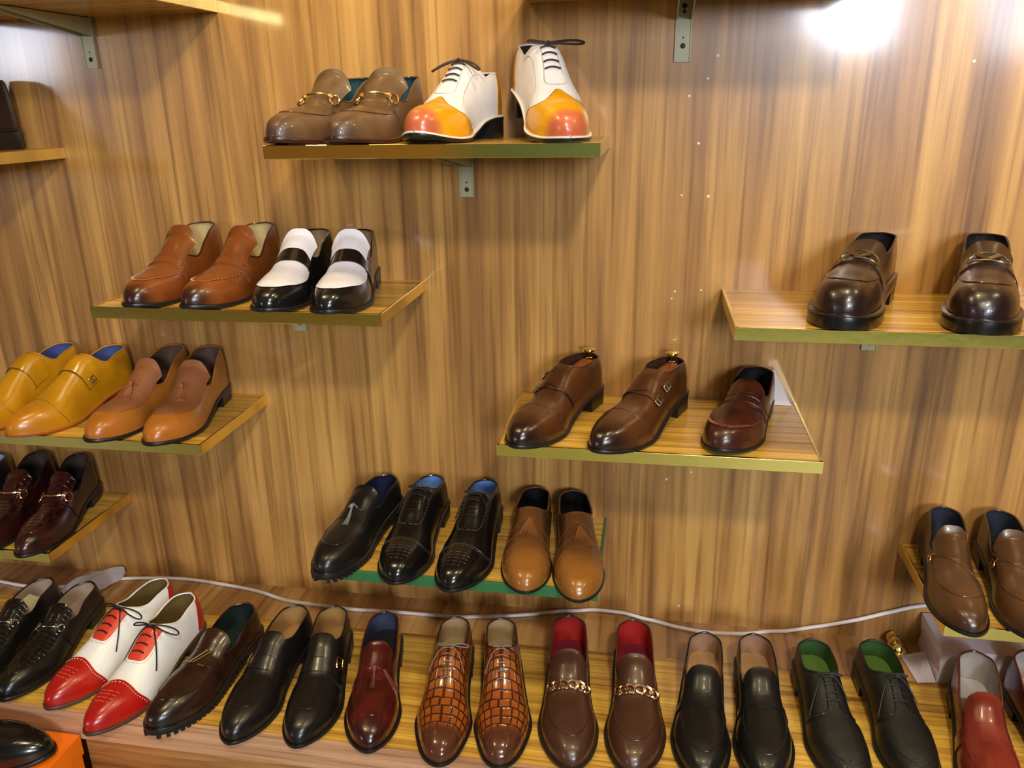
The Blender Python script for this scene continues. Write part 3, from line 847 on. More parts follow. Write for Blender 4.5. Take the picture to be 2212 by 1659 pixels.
# E ---------------------------------------------------------------- chunky brown loafers
choc = leather(lin(54,34,23), tip=lin(34,20,18), t0=.86, t1=.95, rough=.24, coat=.4, dark=lin(46,28,20))
for i, (toe, hd, lab) in enumerate([((.266,-.262), -25.5, 'chunky dark brown loafer standing left on its shelf, turned to show one side'),
                                    ((.455,-.262), -17, 'chunky dark brown loafer cut off by the right frame edge')]):
    s = Shoe('platform_loafer', lab, 'shoe', 'chunky dark brown loafers', toe, hd, ZS['E'], choc, plain('near_black_lining', lin(26,18,16), .6), sole=plain('glossy_black_sole', lin(11,9,9), .3, coat=.2),
             mir=1 if i == 0 else -1, L=.285, toe='blunt', s_th=.46, fy=.88, instep=.066, back=.062, side=.052, heel=.022, th=.020, welt=.0055, wk=1.07, spring=.004, vamp=.052, toeh=.045,
             weltmat=plain('dark_brown_welt', lin(40,26,22), .3, coat=.4))
    s.apron(x0=.50, x1=0.86, q0=.55, off=.0006, r=.0009)
    s.tongue(top=.36, x1=.50, q0=.62, lift=.004)
    s.saddle(xc=0.540, hw=.050, qm=.95, slope=.03, off=.003, taper=.0)
    # oval badge holding a V
    m = MB()
    P, d, e, n = s.frame(.495, 0, .006)
    a = np.linspace(0, 2*PI, 40)[:-1]
    def onb(x, y, o=.0):   # badge plane bent over the strap
        qq = x/.062; return s.T.S(np.array(.535+y/s.T.L), np.array(qq if abs(qq) > 1e-6 else 1e-6), np.array(.0055+o))
    sup = lambda k: (.0235*np.sign(math.cos(k))*abs(math.cos(k))**.7, .0105*np.sign(math.sin(k))*abs(math.sin(k))**.8)
    m.tube([onb(*sup(k)) for k in a], .0013, 6, closed=True)
    for sg in (-1, 1):
        for k in np.linspace(-.0022, .0022, 4):
            m.tube([onb(sg*.0105+k, -.0095), onb(sg*.0052+k, 0), onb(k*.4, .0095)], .0016, 5)
    m.build('badge', BRONZE, s.root)
# F ---------------------------------------------------------------- double monk shoes with shoe trees
patina = leather(lin(80,45,21), tip=lin(34,18,16), t0=.80, t1=.97, rough=.18, coat=.55, dark=lin(52,29,16), nscale=11)
treewood = wood('cedar_wood', [lin(96,44,16), lin(140,72,28), lin(164,92,42)], 0, 60, .4, stretch=8, bump=0)
for i, (toe, hd, lab) in enumerate([((-.192,-.283), -22, 'dark brown double-buckle shoe at the left end of the shelf'),
                                    ((-.060,-.286), -25, 'dark brown double-buckle shoe beside the burgundy-brown loafer, buckles showing')]):
    s = Shoe('double_monk_shoe', lab, 'shoe', 'dark brown double-buckle shoes', toe, hd, ZS['F'], patina, plain('dark_brown_lining', lin(60,34,22), .6), mir=1 if i == 0 else -1, L=.296, toe='almond',
             s_th=.385, fy=0.81, instep=.070, back=.055, heel=.027, heelmat=plain('stacked_dark_heel', lin(30,20,16), .4))
    s.cap(edge=((0,.715),(.5,.73),(1,.67)), off=.0009, seam=leather(lin(58,34,20)))
    sg = -1 if i == 0 else 1
    def strapf(u, v, sg=sg):
        w = 2*v-1; X = .475-.05*np.abs(w)+(2*u-1)*(.075-.0*np.abs(w)); return X, w*.60-sg*.18
    s.patch('monk_straps', patina, strapf, 12, 30, .0026)
    s.line('strap_edge', leather(lin(30,16,12)), [(.51,-sg*.78),(.545,-sg*.3),(.553,0),(.535,sg*.42)], .0011, .0022)
    for xx, qq in ((.42, .52), (.53, .50)):
        def tab(u, v, xx=xx, qq=qq, sg=sg): return xx-.01*v+(2*u-1)*.020*(1-.35*v**3), sg*(.18+(qq+.10-.18)*v)
        s.patch('buckle_strap', patina, tab, 6, 14, .0034)
        s.buckle(STEEL, xx-.005, sg*qq, w=.011, h=.015, r=.0013, off=.006)
    s.line('quarter_seam', leather(lin(58,32,18)), [(.56, sg*.50), (.52, sg*.64), (.44, sg*.76), (.40, sg*.95)], .0009, .0004)
    # shoe tree: a loose thing inside the shoe
    T = s.T
    r = empty('shoe_tree', s.root.location, s.root.rotation_euler.z)
    tag(r, ['wooden shoe tree with brass knob inside the left double-buckle shoe', 'grained wooden shoe tree with brass knob inside the right double-buckle shoe'][i], 'shoe tree', 'shoe trees')
    xs = np.linspace(.035, .36, 20); m = MB()
    v = np.linspace(-1, 1, 13); Pm = np.zeros((20, 13, 3))
    t = (xs-.035)/(.36-.035)
    for j, w in enumerate(v):
        hw = np.minimum(T.lat(xs), T.med(xs))*T.wkf*.60*np.clip(1-np.abs(2*t-1)**6, .02, 1)
        Pm[:, j, 0] = T.cx(xs)+hw*w; Pm[:, j, 1] = -T.L*xs-.004
        topz = T.zf(xs)+np.interp(xs, [.03,.07,.15,.25,.36], [.040,.049,.046,.042,.038])
        Pm[:, j, 2] = topz-.006*abs(w)**3
    low = Pm.copy(); low[..., 2] -= .02
    m.grid(Pm); 
    per = [(k, 0) for k in range(20)]+[(19, k) for k in range(1, 13)]+[(k, 12) for k in range(18, -1, -1)]+[(0, k) for k in range(11, 0, -1)]
    ii = np.array(per); m.grid(np.stack([Pm[ii[:, 0], ii[:, 1]], low[ii[:, 0], ii[:, 1]]], 1), closeu=True)
    m.build('heel_block', treewood, r)
    kz = float(T.zf(np.array(.07)))+.0485
    m = MB(); m.lathe([(.0065,0),(.0065,.002),(.003,.003),(.0026,.011),(.005,.0135),(.0108,.0145),(.0118,.0165),(.0112,.0185),(.008,.0195),(.0001,.0198)], 24, Matrix.Translation((0, -T.L*.075-.004, kz)))
    m.build('knob', BRASS, r)
s = Shoe('strap_loafer', 'single burgundy-brown strap loafer at the right of the double-buckle shoes', 'shoe', None, (.124,-.258), -19, ZS['F'],
         leather(lin(74,32,20), tip=lin(58,24,18), rough=.26, coat=.35, dark=lin(50,22,16)), plain('black_lining', lin(14,13,16), .6), mir=-1, L=.272, toe='wide', s_th=0.51, fyf=.95, fy=0.89, instep=.064, back=.052, side=.046, heel=.014, th=.006, wk=.98, welt=.002, toeh=.036)
s.apron(x0=.50, x1=0.915, q0=.60, off=.0004, r=.0016, seam=leather(lin(96,46,30)), p=2.6)
m = MB(); s.dashes(s.apron_pts[12:38], m, .0024, .0010, 26, cross=.0030); m.build('stitching', leather(lin(120,66,44)), s.root)
s.tongue(top=.39, x1=.54, q0=.58, lift=.001); s.saddle(xc=0.570, hw=.042, qm=.86, slope=.05, off=.0018, seams=leather(lin(46,20,14)))
# G ---------------------------------------------------------------- black tassel loafer on a lug sole
blk = leather(lin(20,19,19), rough=.28, coat=.2, grain=.12, vary=.1)
s = Shoe('tassel_loafer', 'single black tassel loafer with a cleated sole at the left end of the green-edged shelf', 'shoe', None, (-.530,-.302), -9, ZS['G'], blk, plain('navy_lining', lin(20,22,54), .6), sole=RUBBER, lug=True, mir=1,
         L=.296, toe='round', s_th=0.53, fyf=.95, fy=0.89, instep=.067, back=.046, side=.044, th=.012, heel=.018, weltmat=plain('black_welt', lin(20,19,20), .3))
s.apron(x0=.50, x1=0.86, q0=.52, off=.0005, r=.0008, stitches=plain('black_thread', lin(60,58,54), .5))
s.tongue(top=.35, x1=.54, q0=.54, lift=.004); s.saddle(xc=0.570, hw=.030, qm=.92, slope=.05, off=.0014)
s.tassel(leather(lin(120,118,112), rough=.4), x=.52, q=-.05, ln=.040, spread=.16, n=4, r=.0022, lift=.005, ang=.15)
# G ---------------------------------------------------------------- black brogues
skyl = plain('sky_blue_lining', lin(112,150,208), .6)
blkg = leather(lin(15,14,14), rough=.2, coat=.35, grain=.04, vary=.1)
for i, (toe, hd, lab) in enumerate([((-.401,-.300), -1.5, 'black brogued lace-up beside the black tassel loafer'), ((-.297,-.308), -1.4, 'black brogued lace-up beside the tan tassel loafers')]):
    s = Shoe('brogue_shoe', lab, 'shoe', 'black brogued lace-ups', toe, hd, ZS['G'], blkg, skyl, mir=1 if i == 0 else -1, L=.297, wk=1.03, toe='almond', s_th=.36, fy=0.79, instep=.078, back=.050)
    s.cap(edge=((0,.72),(.5,.735),(1,.67)), off=.0009, seam=leather(lin(60,56,52)), dash=plain('dark_brogue_holes', lin(70,66,62), .4))
    m = MB()
    for k in range(5):
        for j in range(-2, 3):
            if abs(j) <= 2-abs(k-2)//1.5: s.line('', blkg, [(.80+k*.026, j*.13-.035), (.80+k*.026, j*.13+.035)], .0005, .0014, n=5, m=m, smooth=False)
    m.build('medallion', plain('dark_brogue_holes', lin(70,66,62), .4), s.root)
    s.facing(blkg, x1=.60, q0=.34, off=.0008, dash=plain('dark_brogue_holes', lin(70,66,62), .4))
    s.laces(plain('black_lace', lin(22,20,20), .5), n=4, dx=.046, q=.13, r=.0012, bow=(.026,.020), ends=(.04,.055), droop=.7)
# G ---------------------------------------------------------------- tan tassel slip-ons
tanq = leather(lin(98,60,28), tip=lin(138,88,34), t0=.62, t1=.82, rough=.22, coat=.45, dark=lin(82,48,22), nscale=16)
for i, (toe, hd, lab) in enumerate([((-.177,-.293), 2.5, 'tan slip-on with fringed tassel, its heel in line beside the black brogue'), ((-.080,-.305), 8.5, 'tan slip-on with fringed tassel at the right end of the green-edged shelf')]):
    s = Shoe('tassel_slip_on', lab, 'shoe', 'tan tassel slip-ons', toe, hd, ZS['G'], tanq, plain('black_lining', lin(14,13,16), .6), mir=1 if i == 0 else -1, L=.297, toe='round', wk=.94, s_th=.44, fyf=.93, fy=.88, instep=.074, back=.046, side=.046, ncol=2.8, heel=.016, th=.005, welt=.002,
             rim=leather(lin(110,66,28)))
    m = MB()
    for k in range(-3, 6):   # embossed crossing lines
        x0 = .42+k*.085
        for sg in (-1, 1):
            pts = [(x0+.16*(t+.0), sg*(-.85+1.7*t)) for t in np.linspace(0, 1, 9)]
            pts = [p for p in pts if .46 < p[0] < .93]
            if len(pts) > 2: s.line('', tanq, pts, .0003, .00005, n=24, m=m)
    m.build('embossed_lines', leather(lin(120,72,28), rough=.65, coat=0), s.root)
    s.tassel(leather(lin(126,74,24), rough=.55, coat=0), x=.50+.02*i, q=.02, ln=.040, spread=.85, n=9, r=.0017, lift=.004, ang=-.05+.25*i, knot=False)
# H ---------------------------------------------------------------- plain brown loafers
brn = leather(lin(88,58,34), tip=lin(62,38,26), t0=.88, t1=1, rough=.26, coat=.35, vary=.12)
for i, (toe, hd, lab) in enumerate([((.511,-.267), -7.5, 'plain brown loafer with small bronze ring at the left end of the right-hand shelf'), ((.608,-.279), -5, 'plain brown loafer at the right frame edge above the white carton')]):
    s = Shoe('loafer', lab, 'shoe', 'plain brown loafers', toe, hd, ZS['H'], brn, plain('dark_blue_lining', lin(40,46,58), .6), sock=plain('dark_sock', lin(34,32,30), .6), mir=1 if i == 0 else -1, L=.296, wk=.93, toe='round', s_th=0.53, fyf=.95, fy=0.91, instep=.060, back=.060, side=.050)
    s.apron(x0=.53, x1=0.84, q0=.56, off=.0007, r=.0006, seam=leather(lin(60,36,22)))
    s.tongue(top=.33, x1=.56, q0=.60, lift=.003)
    s.saddle(xc=0.540, hw=.030, qm=.95, slope=-.05, off=.0016) if False else None
    s.line('strap_seam', leather(lin(56,34,22)), [(.46, -.62), (.505, -.3), (.555, 0), (.61, .35), (.63, .7)], .0007, .0014)
    m = MB(); P, d, e, n = s.frame(.455, -.66, .004); a = np.linspace(0, 2*PI, 16)[:-1]
    m.tube([P+d*.007*math.cos(k)+e*.0045*math.sin(k) for k in a], .0012, 6, closed=True); m.tube([P+e*.004, P+e*.014], .0014, 6)
    m.build('ring', plain('copper_metal', (.75,.42,.22,1), .22, 1), s.root)
# P ---------------------------------------------------------------- the bottom row, left to right
blkc = croc(lin(26,25,22), lin(20,19,18), lin(8,8,8), rows=30, cols=10, rough=.16, bump=.5)
blk2 = leather(lin(19,18,17), rough=.26, coat=.2, vary=.1)
taul = plain('pale_taupe_lining', lin(172,150,128), .7)
for i, (toe, hd, lab) in enumerate([((-1.192,-.425), 5, 'black textured loafer with a cream paper inside, cut off by the left frame edge'), ((-1.096,-.426), 5.5, 'black textured bit loafer beside the red-and-white lace-up')]):
    s = Shoe('bit_loafer', lab, 'shoe', 'black textured bit loafers', toe, hd, ZP, blk2, taul, mir=1 if i == 0 else -1, L=.30, wk=.92, toe='almond', s_th=0.51, fyf=.95, fy=0.91, instep=.058, back=.040, side=.040)
    s.apron(blkc, x0=.49, x1=0.90, q0=.54, off=.0007, seam=blk2, r=.0008)
    s.tongue(blkc, top=.36, x1=.52, q0=.54, lift=.003)
    s.saddle(blk2, xc=0.545, hw=.016, qm=.93, slope=.05, off=.0018)
    s.bit(plain('dark_silver_metal', (.6,.56,.5,1), .2, 1), x=0.535, q0=.30, slope=.02, off=.005, r=.0014, ring=.006)
    if i == 0:
        T = s.T; xs = np.linspace(.15, .50, 12); w = np.linspace(-1, 1, 7)
        ppr = empty('paper_insert', s.root.location, s.root.rotation_euler.z)
        tag(ppr, 'cream paper tucked inside the leftmost black loafer of the bottom row', 'paper')
        m = MB(); P = np.zeros((12, 7, 3))
        for j, t in enumerate(w):
            P[:, j, 0] = T.cx(xs)+t*.024; P[:, j, 1] = -T.L*xs; P[:, j, 2] = T.zf(xs)+.013+.008*t*t+.02*(xs-.15)
        Q = P.copy(); Q[..., 2] += .0006
        m.grid(Q); m.grid(P, flip=True)
        m.build('sheet', plain('cream_paper', lin(236,228,172), .7), ppr)
red = leather(lin(176,28,20), tip=lin(158,20,16), rough=.24, coat=.35, vary=.08)
redf = leather(lin(206,62,44), rough=.28, coat=.3, vary=.05)
for i, (toe, hd, lab) in enumerate([((-1.008,-.432), -13.5, 'white lace-up with red toe cap beside the black textured loafer'), ((-.889,-.478), -4.5, 'white lace-up with red toe cap beside the dark brown cleated loafer')]):
    s = Shoe('spectator_shoe', lab, 'shoe', 'white and red lace-ups', toe, hd, ZP, leather(lin(236,234,228), rough=.4, coat=.1, vary=.02, grain=.06), plain('olive_brown_lining', lin(112,88,44), .6), sole=plain('brown_sole', lin(66,48,38), .45), mir=1 if i == 0 else -1,
             L=.31, toe='narrow', s_th=.40, fy=0.83, instep=.082, back=.066, side=.058)
    s.cap(red, ((0,.715),(.5,.735),(1,.69)), off=.0010, dash=plain('white_thread', lin(236,226,214), .6))
    m = MB()
    for k in range(4):
        for j in range(-1, 2): s.line('', red, [(.80+k*.024, j*.15-.05), (.80+k*.024, j*.15+.05)], .0005, .0015, n=4, m=m, smooth=False)
    m.build('medallion', plain('pale_red', lin(220,110,90), .5), s.root)
    s.counter(red, .13)
    s.facing(redf, x1=.60, q0=.33, off=.0010, dash=plain('grey_thread', lin(196,190,180), .6))
    s.laces(plain('black_lace', lin(22,20,20), .5), n=4, dx=.042, q=.15, r=.0015, bow=(.060,.034), ends=(.085,.075), droop=.55)
s = Shoe('cleated_loafer', 'dark brown loafer with gold monogram bar and cleated sole beside the red-and-white lace-up', 'shoe', None, (-.785,-.460), -8, ZP, leather(lin(50,28,18), tip=lin(30,16,16), t0=.84, rough=.22, coat=.45, dark=lin(34,18,14)),
         plain('dark_green_lining', lin(18,30,28), .6), sole=RUBBER, lug=True, mir=-1, L=.298, wk=1.05, toe='round', s_th=0.53, fyf=.95, fy=0.91, instep=.060, back=.051, side=.042, th=.012, heel=.018, weltmat=plain('black_welt', lin(20,19,20), .3))
s.apron(x0=.52, x1=0.88, q0=.52, off=.0008, r=.0009); s.tongue(top=.355, x1=.54, q0=.54, lift=.005)
s.saddle(xc=0.555, hw=.036, qm=.93, slope=.04, off=.0020)
m = MB()
def pl(x, y, o=.005): x, y = x*1.35, y*1.3; return s.T.S(np.array(.550+y/s.T.L), np.array(x/.06 if abs(x) > 1e-6 else 1e-6), np.array(o))
m.tube([pl(-.0040, .012), pl(.0045, -.012)], .0017, 6); m.tube([pl(-.0005, .012), pl(.0085, -.012)], .0017, 6)
m.tube([pl(.0025, -.012), pl(.0110, -.012)], .0016, 6); m.tube([pl(-.0085, -.0115), pl(-.005, -.0115)], .0016, 6)
m.tube([pl(-.0125, .012), pl(-.0010, .012)], .0016, 6); m.tube([pl(.004, .012), pl(.0105, .012)], .0020, 6); m.tube([pl(.0095, .0125), pl(.0105, .006)], .0016, 6)
m.build('monogram_bar', GOLD, s.root)
bkb = leather(lin(25,21,20), tip=lin(18,15,15), rough=.26, coat=.2, vary=.1)
for i, (toe, hd, lab) in enumerate([((-.648,-.460), -2.5, 'near-black buckled slip-on beside the dark brown cleated loafer'), ((-.528,-.450), 8.2, 'near-black buckled slip-on with gold buckle beside the burgundy tassel loafer')]):
    s = Shoe('monk_shoe', lab, 'shoe', 'near-black buckled slip-ons', toe, hd, ZP, bkb, plain('tan_lining_light', lin(166,128,74), .7), mir=1 if i == 0 else -1, L=.300, wk=1.02, toe='almond', s_th=.42, fy=0.89, instep=.068, back=.054, side=.050)
    s.apron(x0=.55, x1=0.85, q0=.56, off=.0004, r=.0007)
    sg = -1 if i == 0 else 1
    s.tongue(top=.36, x1=.50, q0=.40, lift=.003)
    s.saddle(xc=0.545, hw=.034, qm=.86, slope=.03, off=.0026, name='monk_strap')
    s.line('quarter_seam', leather(lin(12,10,10)), [(.545, sg*.02), (.575, sg*.25), (.60, sg*.5), (.60, sg*.9)], .0008, .0004)
    s.buckle(GOLD, .49, sg*.56, w=.016, h=.019, r=.0013, off=.0052)
s = Shoe('tassel_loafer', 'single glossy burgundy tassel loafer between black and crocodile-textured shoes', 'shoe', None, (-.413,-.443), 10.5, ZP, leather(lin(82,24,18), tip=lin(46,14,16), t0=.84, rough=.16, coat=.6, dark=lin(54,16,14)),
         plain('slate_blue_lining', lin(58,66,92), .6), sock=plain('dark_sock', lin(34,32,30), .6), mir=1, L=.298, wk=1.02, toe='almond', s_th=0.53, fyf=.95, fy=0.89, instep=.057, back=.049, side=.042)
s.apron(x0=.51, x1=0.86, q0=.52, off=.0005, r=.0008); s.tongue(top=.355, x1=.56, q0=.50, lift=.003); s.saddle(xc=0.585, hw=.016, qm=.93, slope=.06, off=.0014)
s.tassel(leather(lin(110,52,40), rough=.3), x=.535, q=0, ln=.034, spread=.12, n=3, r=.0022, lift=.006, ang=0)
s.tassel(leather(lin(110,52,40), rough=.3), x=.525, q=.16, ln=.034, spread=.18, n=3, r=.0022, lift=.006, ang=.75, knot=False)
cro = croc(lin(160,84,28), lin(128,62,22), lin(44,20,11), tip=lin(78,42,26), rows=18, cols=10, t0=.80, t1=.87, rough=.16, bump=.7)
for i, (toe, hd, lab) in enumerate([((-.293,-.453), 7.3, 'orange-brown crocodile-textured lace-up beside the burgundy tassel loafer'), ((-.190,-.442), 12, 'orange-brown crocodile-textured lace-up beside the chain loafer')]):
    s = Shoe('textured_lace_up', lab, 'shoe', 'crocodile-textured lace-ups', toe, hd-1.5, ZP, cro, plain('sand_lining', lin(176,148,106), .7), mir=1 if i == 0 else -1, L=.300, toe='chisel', s_th=.36, fy=0.83, instep=.074, back=.056, side=.05, wk=1.03, rim=leather(lin(60,32,20)))
    s.laces(plain('grey_brown_lace', lin(120,98,84), .5), n=5, dx=.040, q=.10, r=.0012, bow=(.036,.020) if i == 0 else (.018,.014), ends=(.05,.05) if i == 0 else (.02,.05), droop=.4)
    m = MB()
    for q in (-.03, .03): s.line('', cro, [(.37, q), (.46, q), (.56, q*.8)], .0010, .0006, m=m)
    m.build('lacing_edge', leather(lin(96,48,22)), s.root)
mbrn = leather(lin(70,42,29), rough=.3, coat=.3, vary=.08)
redl = plain('red_lining', lin(168,34,28), .6)
for i, (toe, hd, lab) in enumerate([((-.083,-.430), 5.5, 'brown loafer with gold chain beside the crocodile-textured lace-up'), ((.018,-.426), 2.8, 'brown loafer with gold chain beside the black strap loafer')]):
    s = Shoe('chain_loafer', lab, 'shoe', 'brown chain loafers', toe, hd, ZP, mbrn, redl, sock=plain('dark_red_sock', lin(116,24,40), .6), mir=1 if i == 0 else -1, L=.302, wk=1.05, toe='almond', s_th=0.53, fyf=.95, fy=0.93, instep=.065, back=.063, side=.048, weltmat=plain('dark_brown_welt', lin(40,26,22), .4))
    s.apron(x0=.53, x1=0.88, q0=.52, off=.0007, r=.0007, seam=leather(lin(56,32,22)))
    s.tongue(top=.355, x1=.56, q0=.58, lift=.003)
    s.saddle(xc=0.555, hw=.020, qm=.93, slope=.02, off=.0012)
    m = MB()
    for k in range(6):
        q = -.42+k*.168; P, d, e, n = s.frame(.555-.02*abs(q)**1.5, q, .0045)
        dr = e*math.cos(.55)+d*math.sin(.55); dq = np.cross(n, dr); a = np.linspace(0, 2*PI, 18)[:-1]
        m.tube([P+dr*.0088*math.cos(t)+dq*.0062*math.sin(t)+n*.0018*math.sin(t+.6) for t in a], .0024, 6, closed=True)
    for sg in (-1, 1):
        P, d, e, n = s.frame(.555-.02, sg*.52, .004); m.tube([P-d*.007, P+d*.007], .0015, 6)
    m.build('chain', ROSE, s.root)
pinkb = plain('tan_pink_lining', lin(160,122,94), .7)
blk3 = leather(lin(21,21,21), rough=.3, coat=.15, vary=.06)
for i, (toe, hd, lab) in enumerate([((.119,-.428), -4, 'black strap loafer with beige inside, beside the brown chain loafer'), ((.220,-.420), -.2, 'black strap loafer with beige inside, beside the green-lined lace-up')]):
    s = Shoe('strap_loafer', lab, 'shoe', 'black strap loafers', toe, hd, ZP, blk3, pinkb, sock=plain('beige_sock', lin(176,138,92), .7), mir=1 if i == 0 else -1, L=.302, wk=1.0, toe='almond', s_th=0.51, fyf=.95, fy=0.93, instep=.061, back=.051, side=.042, weltmat=plain('black_welt', lin(20,19,20), .3))
    s.apron(x0=.53, x1=0.89, q0=.52, off=.0007, r=.0008)
    s.tongue(top=.365, x1=.54, q0=.58, lift=.002)
    s.saddle(xc=0.565, hw=.022, qm=.94, slope=.03, off=.0026, seams=None)
blk4 = leather(lin(24,25,24), rough=.36, coat=.1, vary=.06, grain=.4)
for i, (toe, hd, lab) in enumerate([((.349,-.412), 3.4, 'black lace-up with green lining beside the black strap loafer'), ((.451,-.398), 3.0, 'black lace-up with green lining beside the red loafer')]):
    s = Shoe('derby_shoe', lab, 'shoe', 'black lace-ups with green lining', toe, hd+1, ZP, blk4, plain('green_lining', lin(58,88,44), .5), sock=plain('light_green_sock', lin(88,118,48), .5), mir=1 if i == 0 else -1, L=.305, toe='almond', s_th=.38, fy=0.91, instep=.061, back=.043, side=.040)
    s.apron(x0=.62, x1=0.91, q0=.55, off=.0004, r=.0006)
    m = MB()
    for sg in (-1, 1): s.line('', blk4, [(.40, sg*.10), (.48, sg*.10), (.565, sg*.12), (.60, sg*.28), (.59, sg*.50), (.56, sg*.85)], .0010, .0004, m=m)
    m.build('quarter_edge', leather(lin(16,16,16)), s.root)
    s.laces(plain('black_lace_matt', lin(26,26,26), .6), n=4, dx=.040, q=.14, r=.0012, bow=(.022,.016), ends=(.05,.09), droop=.6)
redb = leather(lin(124,44,32), rough=.24, coat=.4, dark=lin(94,32,25), nscale=14)
for i, (toe, hd, lab) in enumerate([((.547,-.436), -8.3, 'red-brown strap loafer in front of the white carton'), ((.684,-.424), 2.5, 'red-brown strap loafer cut off by the right frame edge')]):
    s = Shoe('strap_loafer', lab, 'shoe', 'red-brown strap loafers', toe, hd, ZP, redb, plain('grey_beige_lining', lin(168,158,146), .7), sock=plain('pale_grey_sock', lin(196,190,180), .7), mir=1 if i == 0 else -1, L=.305, toe='round', s_th=0.53, fyf=.95, fy=0.93, instep=.064, back=.067, side=.048)
    s.apron(x0=.56, x1=0.90, q0=.52, off=.0007, r=.0008)
    s.tongue(top=.36, x1=.56, q0=.58, lift=.002)
    s.saddle(xc=0.560, hw=.042, qm=.94, slope=.02, off=.0026)
# J and the floor box ------------------------------------------------
s = Shoe('shoe', 'dark brown shoe at the left frame edge on the shelf under the highest left shelf', 'shoe', None, (-1.252,-.280), -16, ZS['J'], leather(lin(36,21,16), rough=.28), plain('dark_lining', lin(54,38,26), .7), mir=1, L=.29, toe='almond', s_th=.42, fy=0.83, back=.082, side=.074, instep=.094, heel=.032)
for k in range(3):
    z0 = .15*k
    r = empty('shoe_box', (-1.125, -.53, z0)); tag(r, ['orange shoe box at the bottom of the stack before the platform', 'orange shoe box in the middle of the stack before the platform', 'orange shoe box on top of the stack before the platform, under a black shoe'][k], 'box', 'orange shoe boxes')
    OR = plain('orange_card', lin(246,118,8), .45)
    m = MB(); m.box(-.166, .166, -.102, .102, .0005, .108); m.build('body', OR, r, smooth=False)
    m = MB(); m.box(-.169, .169, -.1045, .1045, .109, .1495); m.build('lid', OR, r, smooth=False)
s = Shoe('plain_toe_shoe', 'black polished shoe lying on the orange shoe box', 'shoe', None, (-.962,-.481), 91, .4502, leather(lin(18,17,17), rough=.18, coat=.5, grain=.05), plain('black_lining', lin(14,13,16), .6), mir=1, L=.295, toe='almond', s_th=.42, fy=0.85, instep=.064, back=.048)
s.apron(x0=.52, x1=0.88, q0=.52, off=.0004, r=.0007)

# ------------------------------------------------------------------ small things
def catmull(P, n=8):
    P = np.array(P, float); t = np.arange(len(P)); tt = np.linspace(0, len(P)-1, (len(P)-1)*n+1)
    return np.stack([pchip(t, P[:, i])(tt) for i in range(3)], 1)
cab = [(-1.404,-.079,.5),(-1.328,-.087,.5),(-1.263,-.081,.5),(-1.208,-.062,.5),(-1.149,-.033,.5),(-1.098,-.022,.5),(-.992,-.010,.5),(-.898,-.017,.5),(-.803,-.032,.5),(-.722,-.055,.5),(-.641,-.061,.5),
       (-.579,-.064,.5),(-.479,-.059,.5),(-.38,-.059,.5),(-.285,-.046,.5),(-.201,-.026,.5),(-.127,-.007,.503),(-.069,-.006,.51),(-.022,-.006,.509),(.035,-.010,.501),(.09,-.025,.5),(.153,-.034,.5),(.215,-.029,.5),
       (.288,-.010,.5),(.358,-.006,.515),(.433,-.006,.539),(.489,-.006,.562),(.54,-.006,.581),(.60,-.006,.592),(.72,-.006,.60)]
m = MB(); m.tube(catmull(cab), .0036, 8)
tag(m.build('cable', plain('white_cable', lin(228,220,216), .45)), 'white cable lying along the foot of the panelled wall behind the bottom row', 'cable')
# grey polishing cloth
m = MB(); nu, nv = 26, 14; P = np.zeros((nu, nv, 3))
a0 = np.array([-1.232, -.115, ZP]); a1 = np.array([-1.137, -.014, ZP+.012])
for i in range(nu):
    t = i/(nu-1); c = a0+(a1-a0)*t; w = .034*math.sin(PI*min(1, .15+t*.80))**.6
    for j in range(nv):
        k = 2*j/(nv-1)-1
        P[i, j] = c + np.array([.7, -.7, 0])*k*w + np.array([0, 0, 1])*((.022*(1-k*k)*math.sin(PI*min(.97, .12+t*.8))) + .003*math.sin(9*t+4*k)+.002*math.sin(23*t*k+3)+.003)
Q = P.copy(); Q[..., 2] = np.maximum(ZP+.0006, P[..., 2]-.004)
m.grid(P); m.grid(Q, flip=True)
ii = np.array([(i, 0) for i in range(nu)]+[(nu-1, j) for j in range(1, nv)]+[(i, nv-1) for i in range(nu-2, -1, -1)]+[(0, j) for j in range(nv-2, 0, -1)])
m.grid(np.stack([P[ii[:, 0], ii[:, 1]], Q[ii[:, 0], ii[:, 1]]], 1), closeu=True)
tag(m.build('polishing_cloth', plain('grey_cotton', lin(172,160,160), .9, bump=.5, bscale=300)), 'crumpled grey cloth behind the black textured loafer on the platform', 'cloth')
# white folded paper behind the strap loafer
m = MB(); T0 = [(.196,.9805),(.268,.9805),(.262,.990),(.234,1.044),(.205,1.040),(.192,1.00)]
V = [(x, -.006-.004*math.sin(60*x)-.012*(1-(z-.98)/.065), z) for x, z in T0]; V += [(x, y-.0012, z) for x, y, z in V]
n = len(T0); m.add(V, [tuple(range(n)), tuple(range(2*n-1, n-1, -1))]+[(i, n+i, n+(i+1) % n, (i+1) % n) for i in range(n)])
tag(m.build('folded_paper', plain('white_paper', lin(236,226,220), .8), smooth=False), 'white folded paper leaning on the wall behind the burgundy-brown strap loafer', 'paper')
